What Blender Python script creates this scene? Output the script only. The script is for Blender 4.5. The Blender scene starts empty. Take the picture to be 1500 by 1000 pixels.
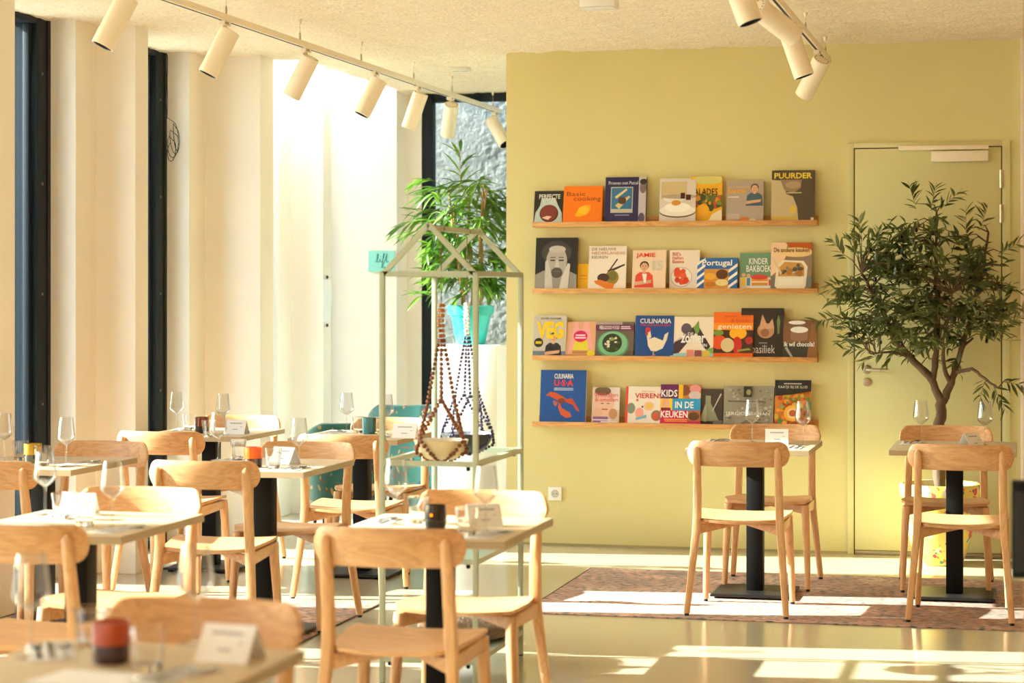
import bpy, bmesh, math, random
from mathutils import Vector, Matrix, noise
random.seed(7)
PI = math.pi
SC = bpy.context.scene
COL = SC.collection

# ------------------------------------------------------------------ camera, sky, sun, exposure
F, YH, H = 3100.0, 425.0, 1.53          # focal length in px (1500 wide), horizon row, eye height
TH = math.radians(13.6)                 # camera turned left of the yellow wall's normal
CT, ST = math.cos(TH), math.sin(TH)
cam_d = bpy.data.cameras.new('camera')
cam = bpy.data.objects.new('camera', cam_d); COL.objects.link(cam)
cam.location = (0, 0, H); cam.rotation_euler = (PI/2, 0, TH)
cam_d.sensor_width = 36; cam_d.lens = 36*F/1500; cam_d.shift_y = (YH-500)/1500
cam_d.clip_start = 0.05; cam_d.clip_end = 200
cam_d.dof.use_dof = True; cam_d.dof.focus_distance = 10.9; cam_d.dof.aperture_fstop = 2.9
SC.camera = cam

world = bpy.data.worlds.new('sky'); SC.world = world; world.use_nodes = True
wn = world.node_tree; bg = wn.nodes['Background']
sky = wn.nodes.new('ShaderNodeTexSky'); sky.sky_type = 'NISHITA'; sky.sun_disc = False
sky.sun_elevation = math.radians(26.2); sky.sun_rotation = math.radians(-83)
sky.air_density = 1.0; sky.dust_density = 1.5; sky.ozone_density = 1.0
wn.links.new(sky.outputs[0], bg.inputs[0]); bg.inputs[1].default_value = 1.5

sun_d = bpy.data.lights.new('sun', 'SUN'); sun_d.energy = 26.0; sun_d.angle = math.radians(0.53)
sun_d.color = (1.0, 0.95, 0.89)
sun = bpy.data.objects.new('sun', sun_d); COL.objects.link(sun)
SUN_DIR = Vector((1.0, 0.12, -0.495)).normalized()
sun.rotation_euler = SUN_DIR.to_track_quat('-Z', 'Y').to_euler(); sun.location = (-8, 8, 6)

vs = SC.view_settings
vs.view_transform = 'Standard'; vs.look = 'None'; vs.exposure = 0.43; vs.gamma = 1.0; vs.use_curve_mapping = False
SC.cycles.max_bounces = 14; SC.cycles.diffuse_bounces = 8; SC.cycles.glossy_bounces = 5
SC.cycles.transmission_bounces = 10; SC.cycles.transparent_max_bounces = 24
SC.cycles.sample_clamp_indirect = 8.0; SC.cycles.use_denoising = True

# ------------------------------------------------------------------ helpers
def ray(px, py):
    t = (px-750)/F; v = (YH-py)/F
    return Vector((t*CT-ST, t*ST+CT, v))
def W(px, py, X=None, Y=None, Z=None):
    """point of the place seen at a pixel of the photograph, on the plane X=, Y= or Z="""
    d = ray(px, py)
    k = X/d.x if X is not None else (Y/d.y if Y is not None else (Z-H)/d.z)
    return Vector((0, 0, H)) + d*k
def lin(h):
    if isinstance(h, str):
        h = h.lstrip('#'); v = [int(h[i:i+2], 16)/255 for i in (0, 2, 4)]
    else: v = [x/255 for x in h]
    return tuple(x/12.92 if x <= .04045 else ((x+.055)/1.055)**2.4 for x in v) + (1.0,)

MATS = {}
def mat(name, col='808080', rough=.5, metal=0., bump=0., bscale=60., var=0., vscale=8., stretch=(1,1,1), spec=.5, emit=None, coat=0., coords='Object', trans=0., sheen=0.):
    if name in MATS: return MATS[name]
    m = bpy.data.materials.new(name); m.use_nodes = True; MATS[name] = m
    nt = m.node_tree; p = nt.nodes['Principled BSDF']; c = lin(col)
    p.inputs['Base Color'].default_value = c; p.inputs['Roughness'].default_value = rough
    p.inputs['Metallic'].default_value = metal; p.inputs['Specular IOR Level'].default_value = spec
    p.inputs['Coat Weight'].default_value = coat; p.inputs['Coat Roughness'].default_value = .08
    p.inputs['Transmission Weight'].default_value = trans
    p.inputs['Sheen Weight'].default_value = sheen
    if emit:
        p.inputs['Emission Color'].default_value = lin(emit[0]); p.inputs['Emission Strength'].default_value = emit[1]
    if bump or var:
        tc = nt.nodes.new('ShaderNodeTexCoord'); mp = nt.nodes.new('ShaderNodeMapping')
        mp.inputs['Scale'].default_value = stretch; nt.links.new(tc.outputs[coords], mp.inputs[0])
    if var:
        n = nt.nodes.new('ShaderNodeTexNoise'); n.inputs['Scale'].default_value = vscale; n.inputs['Detail'].default_value = 5
        nt.links.new(mp.outputs[0], n.inputs['Vector'])
        r = nt.nodes.new('ShaderNodeValToRGB')
        r.color_ramp.elements[0].position = .3; r.color_ramp.elements[1].position = .7
        r.color_ramp.elements[0].color = tuple(x*(1-var) for x in c[:3])+(1,)
        r.color_ramp.elements[1].color = tuple(min(1, x*(1+var*.5)) for x in c[:3])+(1,)
        nt.links.new(n.outputs['Fac'], r.inputs[0]); nt.links.new(r.outputs[0], p.inputs['Base Color'])
    if bump:
        n2 = nt.nodes.new('ShaderNodeTexNoise'); n2.inputs['Scale'].default_value = bscale; n2.inputs['Detail'].default_value = 4
        nt.links.new(mp.outputs[0], n2.inputs['Vector'])
        b = nt.nodes.new('ShaderNodeBump'); b.inputs['Strength'].default_value = bump; b.inputs['Distance'].default_value = .01
        nt.links.new(n2.outputs['Fac'], b.inputs['Height']); nt.links.new(b.outputs[0], p.inputs['Normal'])
    return m

def wood(name, base, dark, axis, rough=.42):
    """pale wood: long fibres and broad cathedral rings along one axis, shifted per object"""
    m = bpy.data.materials.new(name); m.use_nodes = True; MATS[name] = m
    nt = m.node_tree; p = nt.nodes['Principled BSDF']; L = nt.links.new
    tc = nt.nodes.new('ShaderNodeTexCoord'); oi = nt.nodes.new('ShaderNodeObjectInfo')
    ad = nt.nodes.new('ShaderNodeVectorMath'); ad.operation = 'ADD'
    sc = nt.nodes.new('ShaderNodeMath'); sc.operation = 'MULTIPLY'; sc.inputs[1].default_value = 9
    L(oi.outputs['Random'], sc.inputs[0]); L(tc.outputs['Object'], ad.inputs[0]); L(sc.outputs[0], ad.inputs[1])
    mp = nt.nodes.new('ShaderNodeMapping'); s = [9, 9, 9]; s[axis] = 1.1; mp.inputs['Scale'].default_value = s
    L(ad.outputs[0], mp.inputs[0])
    n = nt.nodes.new('ShaderNodeTexNoise'); n.inputs['Scale'].default_value = 1.6; n.inputs['Detail'].default_value = 2; n.inputs['Distortion'].default_value = .6
    L(mp.outputs[0], n.inputs['Vector'])
    mu = nt.nodes.new('ShaderNodeMath'); mu.operation = 'MULTIPLY'; mu.inputs[1].default_value = 16; L(n.outputs['Fac'], mu.inputs[0])
    fr = nt.nodes.new('ShaderNodeMath'); fr.operation = 'PINGPONG'; fr.inputs[1].default_value = 1; L(mu.outputs[0], fr.inputs[0])
    f2 = nt.nodes.new('ShaderNodeTexNoise'); f2.inputs['Scale'].default_value = 14; f2.inputs['Detail'].default_value = 3; L(mp.outputs[0], f2.inputs['Vector'])
    mx = nt.nodes.new('ShaderNodeMath'); mx.operation = 'MULTIPLY_ADD'; mx.inputs[1].default_value = .35; L(fr.outputs[0], mx.inputs[0])
    m2 = nt.nodes.new('ShaderNodeMath'); m2.operation = 'MULTIPLY'; m2.inputs[1].default_value = .8; L(f2.outputs['Fac'], m2.inputs[0]); L(m2.outputs[0], mx.inputs[2])
    r = nt.nodes.new('ShaderNodeValToRGB'); r.color_ramp.elements[0].color = lin(base); r.color_ramp.elements[1].color = lin(dark)
    r.color_ramp.elements[0].position = .3; r.color_ramp.elements[1].position = 1.0
    L(mx.outputs[0], r.inputs[0]); L(r.outputs[0], p.inputs['Base Color']); p.inputs['Roughness'].default_value = rough
    return m

def thin_glass(name, tint=(255,255,255), refl=1.0, edge=.0):
    """a thin pane or shell: lets light straight through, mirrors by Fresnel"""
    m = bpy.data.materials.new(name); m.use_nodes = True; MATS[name] = m
    nt = m.node_tree; nt.nodes.remove(nt.nodes['Principled BSDF']); L = nt.links.new
    t = nt.nodes.new('ShaderNodeBsdfTransparent'); t.inputs[0].default_value = lin(tint)
    g = nt.nodes.new('ShaderNodeBsdfGlossy'); g.inputs['Roughness'].default_value = .02
    lw = nt.nodes.new('ShaderNodeLayerWeight'); lw.inputs[0].default_value = .5
    pw = nt.nodes.new('ShaderNodeMath'); pw.operation = 'POWER'; pw.inputs[1].default_value = 2.3; L(lw.outputs['Facing'], pw.inputs[0])
    mu = nt.nodes.new('ShaderNodeMath'); mu.operation = 'MULTIPLY_ADD'; mu.inputs[1].default_value = refl; mu.inputs[2].default_value = edge; mu.use_clamp = True
    L(pw.outputs[0], mu.inputs[0])
    x = nt.nodes.new('ShaderNodeMixShader'); L(mu.outputs[0], x.inputs[0]); L(t.outputs[0], x.inputs[1]); L(g.outputs[0], x.inputs[2])
    L(x.outputs[0], nt.nodes['Material Output'].inputs[0])
    return m

class MB:
    def __init__(s): s.v = []; s.f = []; s.m = []; s.mats = []
    def mi(s, m):
        if m is None: return 0
        if m not in s.mats: s.mats.append(m)
        return s.mats.index(m)
    def add(s, vs_, fs, m=None):
        o = len(s.v); s.v += [tuple(x) for x in vs_]; k = s.mi(m)
        for f in fs: s.f.append(tuple(o+i for i in f)); s.m.append(k)
    def box(s, x0, x1, y0, y1, z0, z1, m=None, M=None):
        vs_ = [Vector((x, y, z)) for z in (z0, z1) for y in (y0, y1) for x in (x0, x1)]
        if M is not None: vs_ = [M @ v for v in vs_]
        s.add(vs_, [(0,2,3,1),(4,5,7,6),(0,1,5,4),(2,6,7,3),(0,4,6,2),(1,3,7,5)], m); return s
    def prism(s, poly, z0, z1, m=None, M=None):
        n = len(poly); vs_ = [Vector((x, y, z0)) for x, y in poly]+[Vector((x, y, z1)) for x, y in poly]
        if M is not None: vs_ = [M @ v for v in vs_]
        s.add(vs_, [tuple(range(n))[::-1], tuple(range(n, 2*n))]+[(i, (i+1) % n, n+(i+1) % n, n+i) for i in range(n)], m); return s
    def lathe(s, prof, seg=20, m=None, M=None, caps=True, off=0.):
        n = len(prof); vs_ = []
        for r, z in prof:
            for k in range(seg):
                a = 2*PI*(k+off)/seg; vs_.append(Vector((r*math.cos(a), r*math.sin(a), z)))
        if M is not None: vs_ = [M @ v for v in vs_]
        fs = [(i*seg+k, i*seg+(k+1) % seg, (i+1)*seg+(k+1) % seg, (i+1)*seg+k) for i in range(n-1) for k in range(seg)]
        if caps: fs += [tuple(range(seg))[::-1], tuple((n-1)*seg+k for k in range(seg))]
        s.add(vs_, fs, m); return s
    def tube(s, path, rad, seg=8, m=None, flat=1.0, up=None, closed=False):
        path = [Vector(p) for p in path]; n = len(path); vs_ = []
        rad = rad if isinstance(rad, (list, tuple)) else [rad]*n
        prev = None
        for i, p in enumerate(path):
            a = path[max(i-1, 0)] if not closed else path[i-1]; b = path[min(i+1, n-1)] if not closed else path[(i+1) % n]
            t = (b-a).normalized()
            if prev is None:
                u = Vector(up) if up else (Vector((1,0,0)) if abs(t.x) < .9 else Vector((0,1,0)))
            else: u = prev
            u = (u-t*u.dot(t)).normalized(); w = t.cross(u); prev = u
            for k in range(seg):
                an = 2*PI*(k+.5)/seg; vs_.append(p+u*math.cos(an)*rad[i]+w*math.sin(an)*rad[i]*flat)
        fs = [(i*seg+k, i*seg+(k+1) % seg, (i+1)*seg+(k+1) % seg, (i+1)*seg+k) for i in range(n-1) for k in range(seg)]
        if closed: fs += [((n-1)*seg+k, (n-1)*seg+(k+1) % seg, (k+1) % seg, k) for k in range(seg)]
        else: fs += [tuple(range(seg))[::-1], tuple((n-1)*seg+k for k in range(seg))]
        s.add(vs_, fs, m); return s
    def grid_solid(s, P, N, th, m=None):
        """P[i][j] surface points, N[i][j] normals; a sheet of thickness th"""
        a, b = len(P), len(P[0]); vs_ = [P[i][j] for i in range(a) for j in range(b)]+[P[i][j]-N[i][j]*th for i in range(a) for j in range(b)]
        q = lambda i, j: i*b+j
        o = a*b; fs = []
        for i in range(a-1):
            for j in range(b-1):
                fs.append((q(i,j), q(i+1,j), q(i+1,j+1), q(i,j+1))); fs.append((o+q(i,j), o+q(i,j+1), o+q(i+1,j+1), o+q(i+1,j)))
        for i in range(a-1):
            fs.append((q(i,0), o+q(i,0), o+q(i+1,0), q(i+1,0))); fs.append((q(i,b-1), q(i+1,b-1), o+q(i+1,b-1), o+q(i,b-1)))
        for j in range(b-1):
            fs.append((q(0,j), q(0,j+1), o+q(0,j+1), o+q(0,j))); fs.append((q(a-1,j), o+q(a-1,j), o+q(a-1,j+1), q(a-1,j+1)))
        s.add(vs_, fs, m); return s
    def mesh(s, name, mats=None, bevel=0., smooth=40, bseg=2):
        me = bpy.data.meshes.new(name); me.from_pydata([tuple(v) for v in s.v], [], s.f)
        for k in (s.mats or []) if mats is None else (mats if isinstance(mats, (list, tuple)) else [mats]): me.materials.append(k)
        if s.mats and mats is None: me.polygons.foreach_set('material_index', s.m)
        bm = bmesh.new(); bm.from_mesh(me)
        bmesh.ops.recalc_face_normals(bm, faces=bm.faces)
        if bevel:
            es = [e for e in bm.edges if len(e.link_faces) == 2 and e.calc_face_angle() > math.radians(35)]
            bmesh.ops.bevel(bm, geom=es, offset=bevel, segments=bseg, affect='EDGES', profile=.5, clamp_overlap=True)
        bm.to_mesh(me); bm.free()
        if smooth:
            me.polygons.foreach_set('use_smooth', [True]*len(me.polygons))
            me.set_sharp_from_angle(angle=math.radians(smooth))
        me.update(); return me
    def build(s, name, mats=None, parent=None, bevel=0., smooth=40, bseg=2):
        return obj(name, s.mesh(name, mats, bevel, smooth, bseg), parent)

def obj(name, me, parent=None):
    o = bpy.data.objects.new(name, me); COL.objects.link(o)
    if parent is not None: o.parent = parent
    return o
def thing(name, label, cat, loc=(0,0,0), rz=0., group=None):
    o = obj(name, None); o.empty_display_size = .05; o.location = loc; o.rotation_euler = (0, 0, rz)
    return tag(o, label, cat, group)
def tag(o, label, cat, group=None):
    o['label'] = label; o['category'] = cat
    if group: o['group'] = group
    return o
def struct(o, label=None):
    o['kind'] = 'structure'
    if label: o['label'] = label
    return o
def dup(root, loc=None, rz=None, label=None, parent=None):
    r = root.copy(); COL.objects.link(r)
    if parent is not None: r.parent = parent
    if loc is not None: r.location = loc
    if rz is not None: r.rotation_euler = (0, 0, rz)
    if label: r['label'] = label
    for ch in KIDS(root): dup(ch, parent=r)
    return r
def KIDS(o): return [c for c in o.children]

# ------------------------------------------------------------------ materials
M_yellow = mat('yellow_paint', (219,209,150), .6, bump=.08, bscale=90, var=.03, vscale=2)
M_door = mat('door_paint', (213,208,154), .45)
M_white = mat('white_plaster', (238,232,222), .7, bump=.05, bscale=60, var=.02, vscale=3)
M_whitep = mat('white_paint', (240,238,232), .45)
M_navy = mat('window_frame_paint', (22,31,40), .6, spec=.25)
M_rubber = mat('black_gasket', (12,14,16), .6)
M_screw = mat('screw_steel', (120,125,130), .35, 1)
M_lamp = mat('lamp_white', (240,228,206), .4)
M_black = mat('black_steel', (12,10,9), .6, spec=.2)
M_blackplate = mat('black_base_steel', (22,20,19), .45, spec=.4)
M_steel = mat('brushed_steel', (190,180,165), .3, 1)
M_chrome = mat('cutlery_steel', (215,215,218), .12, 1)
M_beech_x = wood('beech_grain_across', (222,176,126), (188,136,88), 0)
M_beech_z = wood('beech_grain_upright', (222,176,126), (196,146,98), 2)
M_beech_y = wood('beech_grain_lengthwise', (222,178,128), (196,148,100), 1)
M_top = mat('table_laminate', (205,186,156), .38, var=.08, vscale=6, stretch=(12,1,12))
M_edge = mat('table_edge_band', (172,152,120), .5)
M_oak = wood('shelf_oak', (222,170,104), (184,126,66), 0, .5)
M_sage = mat('sage_green_metal', (176,184,160), .4)
M_napkin = mat('napkin_linen', (225,226,230), .8, bump=.1, bscale=400)
M_paper = mat('white_paper', (240,240,242), .7)
M_print = mat('grey_print', (176,176,184), .7)
M_soil = mat('potting_soil', (50,38,28), .9, bump=.6, bscale=80)
G_wine = thin_glass('wine_glass_crystal', (250,250,250), 1.0, .05)
G_pane = thin_glass('window_pane', (240,248,246), .85, .04)
G_tum = mat('tumbler_glass', (252,252,252), .02, trans=1.0)

def ceiling_mat():
    m = mat('sprayed_acoustic_plaster', (240,224,198), .9, bump=.9, bscale=55, var=.12, vscale=45)
    return m
M_ceil = ceiling_mat()
M_floor = mat('polished_cast_floor', (184,174,150), .16, bump=.02, bscale=5, var=.05, vscale=1.5, spec=.5)
M_conc = mat('rough_concrete', (128,130,126), .9, bump=1.0, bscale=38, var=.35, vscale=9, stretch=(1,1,1))
M_lining = wood('wood_lining', (206,172,134), (186,148,108), 2, .6)
M_paving = mat('pale_paving', (190,186,176), .8, var=.1, vscale=2)

# ------------------------------------------------------------------ room shell
WY = 12.42; CH = 2.96; LX = -5.0
floor = MB().box(-5.3, 4.0, -3.0, 15.0, -.2, 0).build('floor', M_floor, smooth=0); struct(floor, 'polished beige cast floor')
out = MB().box(-40, -5.3, -20, 40, -.25, -.03).build('ground_outside', M_paving, smooth=0); struct(out, 'pale paving outside the windows')
out2 = MB().box(-5.3, 4.0, 15.0, 40, -.25, -.03).build('ground_behind', M_paving, smooth=0); struct(out2, 'pale paving beyond the end window')

SKX, SKY0, SKY1 = -4.35, 12.45, 14.6       # open light well along the windows
def ceil_z(x, y):
    return CH + .010*noise.noise(Vector((x*9, y*9, 1)))+.008*noise.noise(Vector((x*26, y*26, 4)))
def ceiling():
    mb = MB(); st = .035
    x0, x1, y0, y1 = -5.05, .6, 7.6, 14.95
    nx = int((x1-x0)/st); ny = int((y1-y0)/st)
    vs_ = [(x0+(x1-x0)*i/nx, y0+(y1-y0)*j/ny, 0) for j in range(ny+1) for i in range(nx+1)]
    vs_ = [(x, y, ceil_z(x, y)) for x, y, _ in vs_]
    fs = []
    for j in range(ny):
        for i in range(nx):
            cx = x0+(x1-x0)*(i+.5)/nx; cy = y0+(y1-y0)*(j+.5)/ny
            if cx < SKX and SKY0 < cy < SKY1: continue
            a = j*(nx+1)+i; fs.append((a, a+nx+1, a+nx+2, a+1))
    mb.add(vs_, fs)
    mb.add([(-5.3,-3,CH),(4,-3,CH),(4,7.6,CH),(-5.3,7.6,CH)], [(0,3,2,1)])
    mb.add([(.6,7.6,CH),(4,7.6,CH),(4,14.95,CH),(.6,14.95,CH)], [(0,3,2,1)])
    o = mb.build('ceiling', M_ceil, smooth=60); return struct(o, 'cream sprayed rough plaster ceiling')
ceil = ceiling()
rf = MB(); Z0, Z1 = CH+.03, CH+.25
rf.box(-5.3, 4.1, -3.1, SKY0, Z0, Z1).box(SKX, 4.1, SKY0, SKY1, Z0, Z1).box(-5.3, 4.1, SKY1, 15.0, Z0, Z1)
struct(rf.build('ceiling_slab', M_white, smooth=0), 'roof slab above the plaster ceiling')
wl = MB().box(-5.3, -5.18, SKY0-.1, SKY1+.1, CH+.03, 3.5).box(SKX, SKX+.12, SKY0-.1, SKY1+.1, CH+.25, 3.95).box(-5.3, SKX+.12, SKY0-.22, SKY0-.1, CH+.25, 3.95).box(-5.3, SKX+.12, SKY1+.1, SKY1+.22, CH+.25, 3.95)
struct(wl.build('wall_lightwell', M_white, smooth=0), 'white sides of the light well over the windows')

wb = MB().box(-3.04, -.02, WY, WY+.16, 0, CH+.03).build('wall_back', M_yellow, smooth=0); struct(wb, 'mustard yellow painted back wall')
wb2 = MB().box(-.02, 4.0, WY-.04, WY+.16, 0, CH+.03).build('wall_back_plain', M_white, smooth=0); struct(wb2)
struct(MB().box(3.9, 4.1, -3.0, WY+.16, 0, CH+.03).build('wall_right', M_lining, smooth=0), 'wood-lined right side wall')
struct(MB().box(-5.3, 4.1, -3.1, -2.95, 0, CH+.03).build('wall_front', M_lining, smooth=0), 'wood-lined wall behind the viewer')
struct(MB().box(-1.2, -1.05, WY+.16, 15.0, 0, CH+.03).build('wall_corridor', M_white, smooth=0), 'white wall closing the lift corridor')

# window side: stepped white piers with floor-to-ceiling windows between them
PIT = 1.57
wall_left = obj('wall_left', None); struct(wall_left, 'white stepped piers between tall windows')
def pier(Y0, xf, d, top):
    p = [(-5.3,Y0),(-4.88,Y0),(-4.88,Y0+.25),(xf,Y0+.25),(xf,Y0+.25+d),(-4.88,Y0+.25+d),(-4.88,Y0+.62),(-5.3,Y0+.62)]
    return MB().prism(p, 0, top).build('pier', M_white, wall_left, bevel=.004, smooth=0)
winx = 0
for k in range(-7, 3):
    Y0 = 10.35+PIT*k
    xf, d = (-4.52, .23) if k == 1 else (-4.65, .17)
    pier(Y0, xf, d, 3.95 if k >= 2 else CH+.03)
    winx += 1
    if k == -4:      # unseen bay, filled with an added panel to keep sun off the nearest table
        MB().box(-5.3, -4.98, Y0-.95, Y0, 0, CH+.03).build('sun_block_panel', M_white, wall_left, smooth=0); continue
    w = obj('window_%d' % winx, None); struct(w, 'tall dark-framed window in front of pier')
    a, b = Y0-.95, Y0
    tz = CH+.02
    MB().box(-5.32, -5.03, b-.15, b-.035, 0, tz).build('frame', M_navy, w, bevel=.004)
    MB().box(-5.2, -5.025, b-.035, b, 0, tz).build('gasket', M_rubber, w, smooth=0)
    MB().box(-5.16, -5.03, a, a+.05, 0, tz).build('frame', M_navy, w, bevel=.004)
    MB().box(-5.16, -5.03, a+.05, b-.15, 0, .05).build('bottom_rail', M_navy, w, bevel=.003)
    MB().box(-5.16, -5.03, a+.05, b-.15, tz-.05, tz).build('top_rail', M_navy, w, bevel=.003)
    MB().box(-5.112, -5.1, a+.05, b-.15, .05, tz-.05).build('pane', G_pane, w, smooth=0)
    MB().box(-5.095, -5.06, b-.185, b-.15, .05, tz-.05).build('glazing_bead', M_navy, w, bevel=.002)
    if k in (0, 1):
        for i in range(5):
            MB().lathe([(.008,0),(.008,.003),(.004,.006)], 10, M=Matrix.Translation((-5.03, b-.09, .35+i*.58)) @ Matrix.Rotation(PI/2, 4, 'Y')).build('screw', M_screw, w)
wz = obj('window_%d' % (winx+1), None); struct(wz, 'narrow dark-framed window beside the lift sign wall')
MB().box(-5.09, -4.99, 14.11, 14.16, 0, CH+.02).build('frame', M_navy, wz, bevel=.004); MB().box(-5.09, -4.99, 14.46, 14.58, 0, CH+.02).build('frame', M_navy, wz, bevel=.004)
MB().box(-5.055, -5.043, 14.16, 14.46, .0, CH+.02).build('pane', G_pane, wz, smooth=0)
# the wall piece with the lift sign, and the end window
endp = MB().box(-5.3, -4.38, 14.58, 15.02, 0, 3.95).box(-4.38, -4.27, 14.84, 15.02, 0, CH+.03).build('pier', M_white, wall_left, smooth=0)
we = obj('window_end', None); struct(we, 'dark framed glass at the end of the corridor')
EY = 14.9
MB().box(-4.27, -4.19, EY-.05, EY+.05, 0, CH).build('frame', M_navy, we, bevel=.004)
MB().box(-4.19, -1.2, EY-.04, EY+.04, 0, .07).build('bottom_rail', M_navy, we, bevel=.003)
MB().box(-4.19, -1.2, EY-.04, EY+.04, CH-.06, CH+.01).build('top_rail', M_navy, we, bevel=.003)
MB().box(-2.9, -2.83, EY-.04, EY+.04, .07, CH-.06).build('mullion', M_navy, we, bevel=.003)
MB().box(-4.19, -2.9, EY-.006, EY+.006, .07, CH-.06).build('pane', G_pane, we, smooth=0)
MB().box(-2.83, -1.2, EY-.006, EY+.006, .07, CH-.06).build('pane', G_pane, we, smooth=0)
cw = MB()
nx, nz = 240, 260; vs_ = []
for j in range(nz+1):
    for i in range(nx+1):
        x = -5.0+4.2*i/nx; z = -.1+4.6*j/nz
        r = noise.noise(Vector((x*4, z*7, 2)))*.004+noise.noise(Vector((x*20, z*30, 7)))*.005
        vs_.append((x, 15.75+r*(1 if x > -4.05 else .25), z))
cw.add(vs_, [(j*(nx+1)+i, j*(nx+1)+i+1, (j+1)*(nx+1)+i+1, (j+1)*(nx+1)+i) for j in range(nz) for i in range(nx)])
cw.box(-5.0, -.8, 15.8, 15.95, -.1, 4.5)
struct(cw.build('wall_concrete', M_conc, smooth=0), 'rough grey concrete wall outside the end window')

nb = MB().box(-26, -5.45, 19, 20, -.1, 9).build('wall_neighbour', mat('neighbour_cladding', (44,56,58), .7, var=.2, vscale=1.5, stretch=(1,1,.2)), smooth=0); struct(nb, 'dark grey-green cladding of the building next door')
# skirting at the yellow wall foot: thin shadow joint
struct(MB().box(-3.04, -.98, WY-.006, WY, 0, .012).build('baseboard_back', mat('joint_sealant', (168,158,110), .6), smooth=0))
# wooden partition end at the right edge of the view
prt = MB().box(.0, .12, 6.1, 6.22, 0, CH).build('trim_1', wood('partition_wood', (190,128,66), (150,92,44), 2), bevel=.004); struct(prt, 'brown wooden post at the right edge')
bb = thing('wall_box', 'black box fixed to the wooden post at the right edge', 'box', (-.01, 6.14, 0))
pB = W(1481, 772, Y=6.12); zt = W(1490, 702, Y=6.1).z; zb = W(1490, 843, Y=6.1).z
MB().box(pB.x+.012, .1, -.1, -.042, zb, zt).build('body', M_black, bb, bevel=.006)
MB().box(pB.x+.02, .095, -.104, -.1, zb+.02, zt-.03).build('lid', M_blackplate, bb, bevel=.001)

# ------------------------------------------------------------------ door
door = obj('door_1', None); struct(door, 'flush pale yellow-green door in its frame')
dl = W(1252.5, 500, Y=WY).x; dr = W(1466.5, 500, Y=WY).x; dt = W(1360, 217, Y=WY).z
fl = W(1242, 500, Y=WY).x; fr_ = W(1480, 500, Y=WY).x; ft = W(1360, 208, Y=WY).z
fm = MB().box(fl, dl-.006, WY-.018, WY, 0, ft).box(dr+.006, fr_, WY-.018, WY, 0, ft).box(dl-.006, dr+.006, WY-.018, WY, dt+.006, ft)
fm.build('door_frame', M_door, door, bevel=.002)
MB().box(dl-.006, dr+.006, WY-.0045, WY-.0005, 0, dt+.006).build('shadow_gap', mat('dark_gap', (60,55,30), .8), door, smooth=0)
leaf = MB().box(dl, dr, WY-.016, WY-.005, .025, dt).build('door_leaf', M_door, door, bevel=.0015)
MB().box(dl, dr, WY-.014, WY-.005, .002, .022).build('threshold', mat('threshold_grey', (160,148,120), .5), door, bevel=.001)
hp = W(1270, 541, Y=WY-.02); kp = W(1270, 559.5, Y=WY-.02)
RX = Matrix.Rotation(PI/2, 4, 'X')
hd = MB().lathe([(.026,0),(.026,.006),(.02,.009)], 20, M=Matrix.Translation((hp.x, WY-.016, hp.z)) @ RX)
hd.tube([(hp.x, WY-.02, hp.z), (hp.x, WY-.062, hp.z), (hp.x+.012, WY-.07, hp.z), (hp.x+.125, WY-.07, hp.z)], .0095, 10)
hd.build('door_handle', M_steel, door, smooth=50)
MB().lathe([(.026,0),(.026,.006),(.02,.009),(.009,.009),(.009,.013)], 20, M=Matrix.Translation((kp.x, WY-.016, kp.z)) @ RX).build('lock_rose', M_steel, door)
for py in (262, 313, 690):
    h = W(1466, py, Y=WY-.02)
    hm = MB()
    for z0, z1 in ((-.052,-.02), (-.018,.028), (.03,.052)): hm.lathe([(.011,z0),(.011,z1)], 12, M=Matrix.Translation((h.x+.003, WY-.022, h.z)))
    hm.build('hinge', M_steel, door)
a = W(1316, 217, Y=WY-.05); b = W(1448, 217, Y=WY-.05)
MB().box(a.x, b.x, WY-.055, WY-.019, W(1400, 219, Y=WY-.05).z, W(1400, 212.5, Y=WY-.05).z).build('closer_rail', M_lamp, door, bevel=.002)
c0 = W(1364, 230, Y=WY-.06)
MB().box(c0.x, b.x, WY-.07, WY-.017, W(1400, 236.5, Y=WY-.06).z, W(1400, 221, Y=WY-.06).z).build('closer_body', M_lamp, door, bevel=.003)
MB().box(b.x-.13, b.x-.11, WY-.05, WY-.03, W(1400, 222, Y=WY-.05).z, W(1400, 217, Y=WY-.05).z).build('closer_arm', M_steel, door)

# socket
so = thing('power_socket', 'white wall socket low on the yellow wall', 'socket', W(813.5, 722.5, Y=WY-.001))
MB().box(-.041, .041, -.011, 0, -.041, .041).build('plate', M_whitep, so, bevel=.003)
MB().lathe([(.0225,0),(.0225,.0005),(.0215,.0005)], 24, M=Matrix.Translation((0,-.0111,0)) @ RX).build('socket_rim', mat('socket_grey', (150,145,135), .5), so)
MB().lathe([(.02,0),(.02,.001)], 24, M=Matrix.Translation((0,-.0112,0)) @ RX).build('socket_well', mat('socket_well', (205,200,190), .5), so)
for dx in (-.0095, .0095): MB().lathe([(.003,0),(.003,.001)], 10, M=Matrix.Translation((dx,-.0122,0)) @ RX).build('pin_hole', M_rubber, so)

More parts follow.
